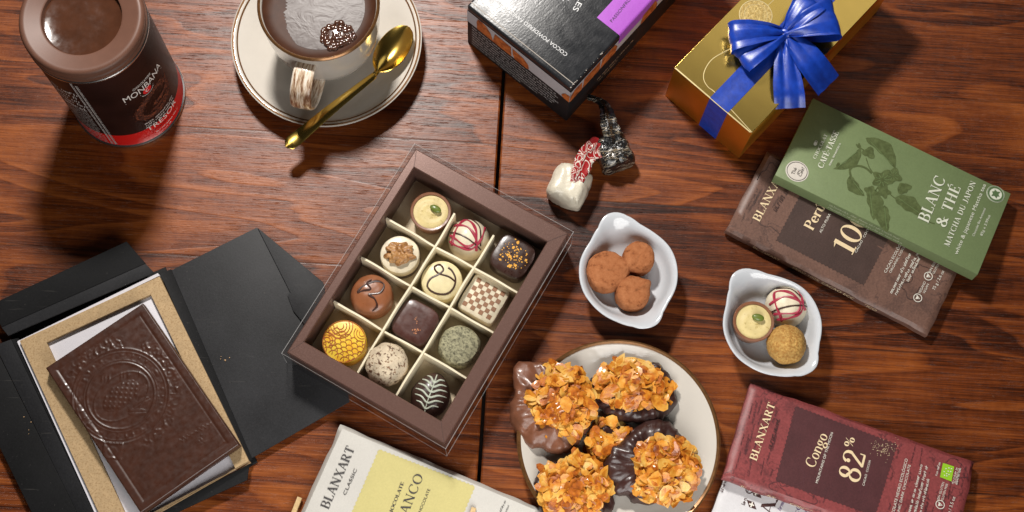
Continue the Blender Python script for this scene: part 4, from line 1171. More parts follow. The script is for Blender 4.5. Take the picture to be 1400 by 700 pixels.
# ---------------------------------------------------------------- box of pralines
M_ACET = acetate()
cb = Frame((570, 204), (779, 320), (606, 606), 3.3, 3.3, 3.3, 3.3)
def praline_box():
    f = cb
    t = thing('praline_box', 'open brown card box with cream dividers under a clear acetate sleeve', 'chocolate box', M=f.M)
    w, l, h = f.w / 2, f.l / 2, f.t
    pm = NT('bronze_card'); n = pm.noise(scale=16, detail=3)
    pm.set(col=pm.ramp(n, [(.35, (.125, .066, .052)), (.62, (.165, .09, .072)), (.75, (.24, .15, .125))]), rough=.31, metal=.3, spec=.5); pm.bump(pm.noise(scale=9, detail=2), .0015)
    il, ir = f.loc(423, 473), f.loc(744, 331); ib, it = f.loc(598, 573), f.loc(573, 248)
    x0, x1 = (il.x + it.x) / 2 - .62, (ir.x + ib.x) / 2 + .2; y0, y1 = (il.y + ib.y) / 2 + .05, (ir.y + it.y) / 2 + .4
    bm = NB()
    def ring(pts, z): return [bm.verts.new((x, y, z)) for x, y in pts]
    R = lambda a, b, c, d: [(a, c), (b, c), (b, d), (a, d)]
    sl = .25
    loops = [ring(R(-w + .05, w - .05, -l + .05, l - .05), 0), ring(R(-w, w, -l, l), .1), ring(R(-w, w, -l, l), h - .08), ring(R(-w + .07, w - .07, -l + .07, l - .07), h),
             ring(R(x0 - .06, x1 + .06, y0 - .06, y1 + .06), h), ring(R(x0, x1, y0, y1), h - .07), ring(R(x0, x1, y0, y1), .3)]
    for A, B in zip(loops, loops[1:]):
        for i in range(4): bm.faces.new((A[i], A[(i + 1) % 4], B[(i + 1) % 4], B[i]))
    bm.faces.new(loops[0])
    part('frame', bm, pm.m, t, ang=20)
    # mitred card joints on the rim
    ink = Ink(h + .006)
    for a, b in ((( -w + .1, -l + .1), (x0, y0)), ((w - .1, -l + .1), (x1, y0)), ((-w + .1, l - .1), (x0, y1)), ((w - .1, l - .1), (x1, y1))): ink.line(a, b, .03)
    part('rim_joints', ink.bm, simple('card_joint', (.06, .03, .025), .7), t, smooth=False)
    bm = NB(); box(bm, x0, x1, y0, y1, .1, .62); part('tray_floor', bm, paper('tray_card', (.58, .48, .33), .1, .6), t, smooth=False)
    dm = paper('cream_card', (.78, .69, .50), .04, .5, 5, .01)
    zt = 2.55
    X = []; 
    def wall(p, q, z, name='divider'):
        a, b = Vector(p), Vector(q); d = (b - a).normalized(); n = Vector((-d.y, d.x))
        bm = NB(); N_ = 30; th = .065; rows = []
        for i in range(N_):
            s = i / (N_ - 1); c = a + (b - a) * s; wob = .05 * math.sin(s * 9 + a.x) + .03 * math.sin(s * 21 + a.y)
            zz = z + .05 * math.sin(s * 14 + a.y * 2)
            rows.append([bm.verts.new((*(c + n * (sg * th + wob * .5 * (1 if hh else .2))), hh * (zz - .63) + .63)) for sg, hh in ((-1, 0), (-1, 1), (1, 1), (1, 0))])
        for A, B in zip(rows, rows[1:]):
            for k in range(4): bm.faces.new((A[k], A[(k + 1) % 4], B[(k + 1) % 4], B[k]))
        bm.faces.new(rows[0]); bm.faces.new(rows[-1][::-1]); part(name, bm, dm, t)
    nodes = [[f.loc(595, 334, zt), f.loc(561, 391, zt), f.loc(525.5, 451, zt)], [f.loc(648, 368, zt), f.loc(615, 420, zt), f.loc(576.5, 482, zt)]]
    gx = [sum(p.x for p in r) / 3 for r in nodes]; gy = [(nodes[0][i].y + nodes[1][i].y) / 2 for i in range(3)]
    for x in gx: wall((x, y0 + .05), (x, y1 - 1.2), zt)
    for y in gy: wall((x0 + .05, y), (x1 - .05, y), zt - .06)
    # clear sleeve
    bm = NB(); g = .26; zt2 = h + .12; rr = .12
    lp = [ring2 for ring2 in ()]
    def ring3(o, z): return [bm.verts.new((x, y, z)) for x, y in R(-w - o, w + o, -l - o, l + o)]
    L3 = [ring3(g, .25), ring3(g, zt2 - .08), ring3(g - .06, zt2)]
    for A, B in zip(L3, L3[1:]):
        for i in range(4): bm.faces.new((A[i], A[(i + 1) % 4], B[(i + 1) % 4], B[i]))
    bm.faces.new(L3[-1])
    cs = part('clear_sleeve', bm, M_ACET, t, smooth=False)
    bm = NB(); q = R(-w - g, w + g, -l - g, l + g)
    tube(bm, [(*p, .27) for p in q], .022, 6, True)
    q2 = R(-w - g + .03, w + g - .03, -l - g + .03, l + g - .03); tube(bm, [(*p, zt2 - .03) for p in q2], .02, 6, True)
    for p, p2 in zip(q, q2): tube(bm, [(*p, .27), (*p2, zt2 - .05)], .018, 6)
    part('sleeve_edge_glints', bm, edge_glint(), cs)  # sleeve folds drawn as pale tubes to paint in their highlights
    return [gx, gy, (x0, x1, y0, y1)]
CB = praline_box()

FILL_M = speck('pistachio_cream', (.62, .50, .23), (.44, .33, .12), 3.5, .62, .5, .06)
MILK = choc('milk_shell', (.21, .085, .042), .38, 1.4, .02, .12)
DARK = choc('dark_chocolate', (.042, .018, .013), .33, 1.6, .025, .2)
DARKSQ = choc('plum_dark_chocolate', (.075, .028, .022), .36, 1.4, .03, .12)
WHITE = choc('white_chocolate', (.70, .62, .46), .4, 1.6, .02, .12)
CREAM = choc('ivory_chocolate', (.72, .62, .36), .36, 1.6, .02, .15)
RED = choc('raspberry_line', (.36, .03, .06), .4, 3, .01, .1)
LINE = choc('dark_line', (.05, .018, .012), .4, 3, .01, .1)
def pm_thing(name, label, px, py, z, zmid, group=None, rot=None):
    p = at(px, py, zmid + (.3 if z > .6 and zmid < z + 1.4 else 0)); a = math.atan2(cb.M[1][0], cb.M[0][0]) if rot is None else rot
    return thing(name, label, 'praline', (p.x, p.y, z), a, group)
def dome_z(x, y, r, h, base=0., pw=2.4):
    q = min(1, math.hypot(x, y) / r); return base + h * (1 - q ** pw) ** (1 / pw)
def dome(bm, r, h, base=0., pw=2.4, n=16, seg=48, f=None):
    prof = [(r * math.sin(PI / 2 * i / n), base + h * (1 - math.sin(PI / 2 * i / n) ** pw) ** (1 / pw)) for i in range(n + 1)]
    prof[-1] = (r, base); lathe(bm, prof + [(r * .96, base - .12 if base > .12 else 0), (0, base - .12 if base > .12 else 0)], seg)
    for v in bm.verts: v.co += Vector((1, 1, .8)) * 0 + v.co.normalized() * (.035 * mn.noise(v.co * 1.1) + .012 * mn.noise(v.co * 3.5))
    if f:
        for v in bm.verts: v.co = f(v.co)
def on_dome(pts, r, h, base, pw, lift=.02):
    return [(x, y, dome_z(x, y, r, h, base, pw) + lift) for x, y in pts]
def pistachio_cup(label, px, py, z, rot=0.):
    t = pm_thing('pistachio_praline', label, px, py, z, z + 1.5, None, rot)
    bm = NB(); lathe(bm, [(0, 0), (1.0, 0), (1.15, .1), (1.3, 1.0), (1.38, 1.62), (1.33, 1.68), (1.2, 1.66), (1.15, 1.5), (0, 1.45)], 56); part('shell', bm, MILK, t)
    bm = NB()
    rows = grid(bm, 40, 14, lambda u, v: Vector((1.165 * v * math.cos(2 * PI * u), 1.165 * v * math.sin(2 * PI * u), 1.56 + .05 * math.sin(9 * v - 2 * PI * u) * v * (1 - v) * 3 + .1 * (1 - v))), True)
    part('filling', bm, FILL_M, t)
    bm = NB(); ball(bm, (.22, .28, 1.78), .36, 3, (1.15, .7, .5), lambda n: 1 + .05 * mn.noise(n * 3)); part('pistachio', bm, choc('pistachio_green', (.13, .17, .025), .4, 3, .04, .2), t)
    return t
def striped_dome(label, px, py, z, seed, rot=0.):
    t = pm_thing('white_praline', label, px, py, z, z + .9, None, rot)
    R, H = 1.42, 1.55; bm = NB(); dome(bm, R, H, .3, 2.2); part('shell', bm, WHITE, t)
    r = random.Random(seed)
    loops = ([(-1.3, .1), (-.9, -.5), (-.1, -.95), (.7, -.5), (1.2, .3)], [(-1.25, -.2), (-.6, .75), (.2, 1.15), (.55, .2), (.2, -1.1)], [(-.7, 1.05), (.1, .5), (.35, -.5), (-.4, -.7), (-1.15, .45)], [(.5, 1.2), (.85, .3), (.55, -.9)], [(-1.1, .7), (-.3, -.1), (.5, -1.1)])
    bm = NB()
    for q in loops[:3]:
        P = catmull([(x, y, 0) for x, y in q], 10); tube(bm, on_dome([(p.x, p.y) for p in P], R, H, .3, 2.2, .0), [.085 + .03 * math.sin(i * .5) for i in range(len(P))], 6)
    part('red_drizzle', bm, RED, t)
    bm = NB()
    for q in loops[3:]:
        P = catmull([(x, y, 0) for x, y in q], 10); tube(bm, on_dome([(p.x, p.y) for p in P], R, H, .3, 2.2, .015), .055, 6)
    part('dark_drizzle', bm, LINE, t)
    return t
def rsq(r, a, n=.35):       # rounded square outline
    pts = []
    for i in range(64):
        q = 2 * PI * i / 64; c, s = math.cos(q), math.sin(q)
        k = (abs(c) ** (2 / n * .35 * 2) + abs(s) ** (2 / n * .35 * 2)) ** (-1 / (2 / n * .35 * 2)); pts.append((r * k * c, r * k * s))
    return pts
def square_praline(bm, r, h, bulge=.06, pw=6., bev=.12):
    rows = []
    for z, k in ((0, .93), (.12, .99), (h * .5, 1.0), (h - bev, .985), (h - bev * .3, .96), (h, .91), (h + .015, .6), (h + .02, .2)):
        row = []
        for i in range(64):
            q = 2 * PI * i / 64; c, s = math.cos(q), math.sin(q); kk = (abs(c) ** pw + abs(s) ** pw) ** (-1 / pw)
            row.append(bm.verts.new((r * kk * c * k, r * kk * s * k, z)))
        rows.append(row)
    for A, B in zip(rows, rows[1:]):
        for i in range(64): bm.faces.new((A[i], A[(i + 1) % 64], B[(i + 1) % 64], B[i]))
    bm.faces.new(rows[0]); bm.faces.new(rows[-1][::-1])
    for v in bm.verts: v.co += Vector((mn.noise(v.co * 1.4), mn.noise(v.co * 1.4 + Vector((9, 0, 0))), .0)) * .035
FZ = .63
pistachio_cup('pistachio cream praline in a milk chocolate cup, in the top corner of the box', 589, 290, FZ, -.5)
striped_dome('white domed praline with red drizzle, in the top row of the box', 641, 324, FZ, 1, .3)
def box_pralines():
    t = pm_thing('gold_flecked_praline', 'dark square praline sprinkled with gold flecks, in the box corner', 701, 352, FZ, 1.4)
    bm = NB(); square_praline(bm, 1.36, 1.45, pw=3.6); part('shell', bm, DARK, t)
    r = random.Random(8); ink = Ink(1.47)
    for i in range(95):
        x, y = r.gauss(.1, .55), r.gauss(0, .55)
        if max(abs(x), abs(y)) > 1.1 or math.hypot(x, y) > 1.25: continue
        s = r.choice((.03, .04, .05, .06, .11)); n = r.randint(4, 6); ink.poly([(x + s * r.uniform(.6, 1.4) * math.cos(2 * PI * k / n), y + s * r.uniform(.6, 1.4) * math.sin(2 * PI * k / n)) for k in range(n)])
    part('gold_flecks', ink.bm, simple('gold_fleck', (.75, .36, .035), .4, .1, .25, 6), t, smooth=False)
    # walnut
    t = pm_thing('walnut_praline', 'round white praline topped with a walnut half, in the box', 547, 350, FZ, 1.3)
    bm = NB(); lathe(bm, [(0, 0), (1.25, 0), (1.36, .1), (1.36, .5), (1.3, .55)], 48); part('dark_base', bm, DARK, t)
    bm = NB(); lathe(bm, [(1.28, .5), (1.33, .6), (1.33, 1.2), (1.27, 1.32), (1.1, 1.38), (0, 1.4)], 48); part('white_top', bm, WHITE, t)
    bm = NB()
    def wal(n):
        ph = math.atan2(n.y, n.x)
        return 1 + .16 * math.sin(n.x * 9 + 2.2 * math.sin(n.y * 4)) * (1 - abs(n.y) * .4) + .14 * mn.noise(n * 2.6) - .22 * math.exp(-(n.y / .10) ** 2) - .12 * math.exp(-((n.y - .5) / .1) ** 2)
    ball(bm, (0, .02, 1.5), .92, 5, (1.08, .84, .5), wal)
    wn = NT('walnut'); q = wn.noise(scale=3.2, detail=6, rough=.65); wn.set(col=wn.ramp(q, [(.3, (.16, .055, .014)), (.5, (.40, .19, .06)), (.7, (.56, .34, .15))]), rough=.45, coat=.25, coatr=.2); wn.bump(wn.noise(scale=4, detail=5), .07)
    o = part('walnut_half', bm, wn.m, t, ang=80); o.rotation_euler = (0, 0, .45)
    # ivory round with a loop
    t = pm_thing('ivory_praline', 'round ivory praline with a dark looped line, in the middle of the box', 604, 385, FZ, 1.4)
    bm = NB(); lathe(bm, [(0, 0), (1.3, 0), (1.4, .1), (1.4, 1.1), (1.34, 1.35), (1.2, 1.45), (.9, 1.5), (0, 1.55)], 56); part('shell', bm, CREAM, t)
    P = catmull([(p[0], p[1], 0) for p in ((.95, .0), (.45, .28), (-.3, .42), (-.62, .78), (-.3, 1.02), (0, .72), (-.25, .35), (-.75, -.05), (-.85, -.6), (-.3, -.95), (.45, -.9), (.85, -.45), (.9, .2), (.6, .7), (.3, .9))], 8)
    a = math.atan2(cb.M[1][0], cb.M[0][0]); ca, sa = math.cos(-a - .15), math.sin(-a - .15)
    bm = NB(); tube(bm, [(p.x * ca - p.y * sa, p.x * sa + p.y * ca, 1.5 + .03 - .03 * p.length) for p in P], .065, 8); part('dark_loop', bm, LINE, t)
    # checker square
    t = pm_thing('checker_praline', 'square white praline printed with a brown checker pattern, in the box', 661.5, 410, FZ, 1.2)
    bm = NB(); square_praline(bm, 1.38, 1.2, pw=9, bev=.08); part('shell', bm, WHITE, t)
    ink = Ink(1.224); n = 7; s = .305
    for i in range(n):
        for j in range(n):
            if (i + j) % 2 == 0:
                x, y = (i - 3) * s, (j - 3) * s; ink.poly([(x - s / 2, y - s / 2), (x + s / 2, y - s / 2), (x + s / 2, y + s / 2), (x - s / 2, y + s / 2)])
    part('checker_print', ink.bm, choc('checker_brown', (.27, .125, .06), .45, 4, .005, 0), t, smooth=False)
    # milk dome with squiggle
    t = pm_thing('milk_praline', 'round milk chocolate praline with a dark squiggle, in the box', 508, 404, FZ, 1.4)
    bm = NB(); dome(bm, 1.42, .9, .95, 2.6); lathe(bm, [(0, 0), (1.3, 0), (1.42, .1), (1.425, .95), (1.4, .99)], 48)
    part('shell', bm, choc('milk_chocolate', (.27, .095, .038), .34, 1.4, .015, .2), t)
    P = catmull([(p[0], p[1], 0) for p in ((-.1, .9), (-.35, .6), (-.05, .25), (-.55, .05), (-.85, -.1), (-.6, .35), (.2, .85), (.75, .7), (.6, .1), (-.1, -.15), (.3, -.35), (.55, -.8), (.3, -1.15))], 8)
    bm = NB(); R_ = [(p.x * ca - p.y * sa, p.x * sa + p.y * ca) for p in P]; tube(bm, on_dome(R_, 1.42, .9, .95, 2.6, .01), [.05 + .03 * math.sin(i * .23) ** 2 for i in range(len(R_))], 8); part('dark_squiggle', bm, LINE, t)
    # plain dark square
    t = pm_thing('square_praline', 'plain dark chocolate square praline with copper glints, in the box', 568, 442, FZ, 1.3)
    bm = NB(); square_praline(bm, 1.36, 1.35, pw=4.2); part('shell', bm, DARKSQ, t)
    r = random.Random(4); ink = Ink(1.375)
    for cx, cy, m in ((.35, -.45, 22), (-.1, .15, 7)):
        for i in range(m):
            s = r.uniform(.015, .05); x, y = r.gauss(cx, .12), r.gauss(cy, .12); ink.disc((x, y), s, 5)
    part('copper_glints', ink.bm, simple('copper_dust', (.5, .20, .09), .4, .3), t, smooth=False)
    # powdered green puck
    t = pm_thing('powdered_praline', 'grey green powdered round praline beside the box edge', 628, 474, FZ, 1.3)
    bm = NB(); lathe(bm, [(0, 0), (1.2, 0), (1.36, .15), (1.42, .7), (1.36, 1.2), (1.2, 1.4), (.8, 1.48), (.4, 1.5), (0, 1.5)], 56)
    for v in bm.verts: v.co += v.co.normalized() * (mn.noise(v.co * 1.3) * .09 + mn.noise(v.co * 4) * .03)
    part('shell', bm, speck('green_powder', (.34, .32, .20), (.075, .07, .045), 5.5, .55, .85, .12, .2, .05), t)
    # yellow scale print disc
    t = pm_thing('yellow_praline', 'bright yellow round praline with a brown scale pattern, in the box corner', 471, 468, FZ, 1.3)
    ym = speck('yellow_glaze', (.84, .58, .06), (.76, .34, .016), .9, .55, .3, .12)
    bm = NB(); lathe(bm, [(0, 0), (1.35, 0), (1.46, .1), (1.46, 1.15), (1.42, 1.24), (1.36, 1.26), (0, 1.27)], 64); part('shell', bm, ym, t)
    ink = Ink(1.29)
    def arc(cx, cy, rr, a0, a1, wd):
        P = [(cx + rr * math.cos(math.radians(a0 + (a1 - a0) * k / 14)), cy + rr * math.sin(math.radians(a0 + (a1 - a0) * k / 14))) for k in range(15)]
        P = [p for p in P if math.hypot(*p) < 1.38]
        if len(P) > 2: ink.curve(P, wd)
    for j in range(6):
        for i in range(-4, 5):
            rr = .27 - .012 * j + (.06 if j < 2 else 0); arc(i * .44 + (j % 2) * .22 + .3, -1.15 + j * .3, rr, 0, 180, .045)
    for k in range(4): arc(-.75, .75, .22 + .2 * k, 200 + 10 * k, 420, .05)
    for k in range(3): arc(-1.0, -.5, .2 + .17 * k, -40, 200, .045)
    for k in range(3): arc(.75, 1.05, .2 + .17 * k, 170, 350, .04)
    ink.ring((0, 0), 1.39, .05, 60)
    part('scale_print', ink.bm, choc('amber_brown_print', (.36, .085, .008), .35, 4, .005, .1), t, smooth=False)
    # speckled truffle
    t = pm_thing('speckled_truffle', 'white truffle ball speckled with dark crumbs, in the box', 530, 500, FZ, 1.3)
    bm = NB(); ball(bm, (0, 0, 1.36), 1.4, 4, (1, 1, .96), lambda n: 1 + .07 * mn.noise(n * 1.8) + .05 * mn.noise(n * 5))
    part('shell', bm, speck('crumbed_white', (.60, .50, .36), (.10, .045, .022), 3.6, .585, .75, .03, .22, .07, None, .4, ((.24, .13, .07), .63)), t)
    # dark teardrop with feathered stripes
    t = pm_thing('feathered_praline', 'dark teardrop praline with pale feathered stripes, in the bottom box corner', 589, 540, FZ, 1.2)
    td = lambda v: Vector((v.x * (1.06 - .2 * max(0, v.y) ** 1.3 + (.05 * v.y if v.y < 0 else 0)) * .92, v.y * 1.16, v.z))
    R, H, pw = 1.36, 1.1, 2.4
    bm = NB(); dome(bm, R, H, .45, pw, f=td); part('shell', bm, DARK, t)
    bm = NB(); inv = []
    def stripe(pts, wd):
        P = catmull([(x, y, 0) for x, y in pts], 8); Q = [td(Vector(q)) for q in on_dome([(p.x, p.y) for p in P], R, H, .45, pw, .0)]; tube(bm, [tuple(q) for q in Q], wd, 6)
    for y in (-.75, -.42, -.1, .22, .52, .8):
        k = math.sqrt(max(.05, 1.2 - y * y)); stripe([(-k * 1.0, y + .16), (-k * .5, y + .1), (0, y - .14), (k * .5, y + .1), (k * 1.0, y + .16)], [.025 + .05 * math.sin(PI * i / 32) ** .7 for i in range(33)])
    stripe([(0, 1.15), (.02, .4), (-.02, -.4), (0, -1.1)], .045)
    o = part('pale_stripes', bm, choc('mint_white_line', (.52, .56, .46), .4, 3, .01, .1), t)
    t.rotation_euler.z += .22
box_pralines()
# ---------------------------------------------------------------- eared tasting dishes
M_WHITE = porcelain('white_porcelain', (.55, .57, .60))
POLAR = [(2, 182), (29, 183), (55, 181), (75, 190), (90, 216), (96, 227), (102, 233), (109, 232), (116, 220), (123, 201), (141, 181), (168, 182), (184, 182), (206, 184), (225, 185), (255, 194), (273, 207), (279, 216), (286, 221), (292, 223), (299, 219), (304.5, 209), (309, 197), (321, 185), (347, 183)]
def polar(deg):
    deg %= 360; n = len(POLAR)
    for i in range(n):
        a0, r0 = POLAR[i]; a1, r1 = POLAR[(i + 1) % n]
        if i == n - 1: a1 += 360
        d = deg if deg >= a0 else deg + 360
        if a0 <= d <= a1:
            s = (d - a0) / (a1 - a0); rm, rp = POLAR[(i - 1) % n][1], POLAR[(i + 2) % n][1]
            return .5 * (2 * r0 + (r1 - rm) * s + (2 * rm - 5 * r0 + 4 * r1 - rp) * s * s + (3 * r0 - rm - 3 * r1 + rp) * s ** 3)
    return 182
def make_dish(px, py, rot, label):
    z = 2.1; c = at(px, py, z); k = rad(px, py, z, 67.6) / 182
    t = thing('eared_dish', label, 'dish', (c.x, c.y, 0), rot, 'small white eared dishes')
    Rb = 182 * k
    bm = NB(); rows = []; seg = 120
    # (fraction, ear share, height)
    prof = [(.50, 0, 0.0), (.56, 0, 0.0), (.60, 0, .12), (.74, .0, .7), (.90, .3, 1.45), (.985, .92, 2.02), (1.0, 1, 2.14), (.985, 1, 2.2), (.95, .97, 2.15), (.90, .85, 2.0), (.86, .6, 1.72), (.82, .25, 1.3), (.74, 0, .78), (.62, 0, .52), (.3, 0, .45)]
    for fr, g, h in prof:
        row = []
        for i in range(seg):
            a = 360 * i / seg; R = Rb + (polar(a) * k - Rb) * g; e = max(0, (polar(a) * k - Rb) / Rb)
            row.append(bm.verts.new((R * fr * math.cos(math.radians(a)), R * fr * math.sin(math.radians(a)), h + (e * .25 * g))))
        rows.append(row)
    for A, B in zip(rows, rows[1:]):
        for i in range(seg): bm.faces.new((A[i], A[(i + 1) % seg], B[(i + 1) % seg], B[i]))
    bm.faces.new(rows[-1]); bm.faces.new(rows[0][::-1])
    part('bowl', bm, M_WHITE, t, ang=80)
    return t
make_dish(859, 372, 0, 'white porcelain eared dish holding three cocoa dusted truffles')
make_dish(1055.5, 443, math.radians(17), 'white porcelain eared dish holding three different pralines')
def cocoa_mat():
    m = NT('cocoa_powder'); n = m.noise(scale=2.2, detail=6, rough=.68)
    m.set(col=m.ramp(n, [(.3, (.12, .034, .011)), (.43, (.33, .115, .042)), (.72, (.44, .175, .072))]), rough=.9, spec=.2); m.bump(m.math('ADD', m.noise(scale=4, detail=6, rough=.7), m.math('MULTIPLY', n, .5)), .10)
    return m.m
M_COCOA = cocoa_mat()
def truffle(px, py, r, z, zmid, seed, label, shape=None, flat=.6, rot=0):
    p = at(px, py, zmid); R = rad(px, py, zmid, r)
    t = thing('cocoa_truffle', label, 'truffle', (p.x, p.y, z), rot, 'cocoa truffles in the dish')
    def fn(n):
        k = 1 + .06 * mn.noise(n * 1.5 + Vector((seed, 0, 0))) * .8 + .03 * mn.noise(n * 4.5 + Vector((0, seed, 0))) + .012 * mn.noise(n * 11)
        if shape: k *= shape(math.degrees(math.atan2(n.y, n.x)) % 360, n)
        return k
    bm = NB(); hz = R * flat
    sq = lambda n: (math.hypot(n.x, n.y) ** 4.5 + abs(n.z) ** 4.5) ** (-1 / 4.5)
    ball(bm, (0, 0, hz), R * .97, 5, (1, 1, flat), lambda n: fn(n) * sq(n))
    for v in bm.verts:
        v.co.z = max(v.co.z, 0)
    part('cocoa_coat', bm, M_COCOA, t, ang=80)
tear = lambda c, a, w: (lambda d, n: 1 + a * math.exp(-(((d - c + 180) % 360 - 180) / w) ** 2))
truffle(830, 371, 29, .48, 1.7, 1.3, 'largest cocoa dusted truffle with a pointed side, in the dish', tear(12, .18, 22))
truffle(874, 350, 23, .5, 2.1, 5.1, 'smallest cocoa dusted truffle near the dish ear', tear(215, .10, 20), .8)
truffle(865.5, 399.5, 24.5, .48, 1.8, 9.2, 'cocoa dusted truffle with a curled lip, at the lower side of the dish', tear(32, .22, 14), .72)
def cocoa_dust():
    r = random.Random(6); o = at(855, 375, .5); bm = NB()
    for _ in range(70):
        p = at(850 + r.gauss(0, 19), 383 + r.gauss(0, 17), .5) - o
        if math.hypot(p.x, p.y) < 1.75: ball(bm, (p.x, p.y, .47), r.uniform(.015, .05), 1, (1.3, 1, .5))
    ob = part('cocoa_dust', bm, M_COCOA, None); ob.location = (o.x, o.y, 0); ob['kind'] = 'stuff'; ob['label'] = 'loose cocoa powder on the floor of the truffle dish'
    bm = NB(); o = Vector((pl_x.x, pl_x.y, 0))
    for _ in range(40):
        a = r.uniform(0, 6.28); q = r.uniform(1.5, 5.0); ball(bm, (q * math.cos(a), q * math.sin(a), .56 + max(0, q - 3.8) * .25), r.uniform(.02, .06), 1, (r.uniform(1, 2), 1, .5), lambda n: 1 + .3 * mn.noise(n * 2))
    ob = part('biscuit_crumbs', bm, simple('biscuit_crumb', (.50, .24, .06), .7), None); ob.location = o; ob['kind'] = 'stuff'; ob['label'] = 'tiny almond and chocolate crumbs on the plate of florentines'
pl_x = at(846, 601, 1.6)
cocoa_dust()
dz = .5
pistachio_cup('pistachio cream praline in a milk chocolate cup, in the small white dish', 1030, 440, dz, -.2)
striped_dome('white domed praline with red drizzle, in the small white dish', 1077, 417, dz, 1, 1.0)
def gold_truffle():
    p = at(1075.5, 471, dz + 1.35)
    t = thing('crumbed_truffle', 'golden brown crumb coated truffle ball in the small white dish', 'truffle', (p.x, p.y, dz))
    bm = NB(); ball(bm, (0, 0, 1.3), 1.3, 5, (1, 1, 1), lambda n: 1 + .05 * mn.noise(n * 1.7) + .035 * mn.noise(n * 9))
    part('crumb_coat', bm, speck('golden_crumb', (.50, .30, .085), (.36, .17, .035), 6, .5, .8, .1, .2, .08), t, ang=80)
gold_truffle()

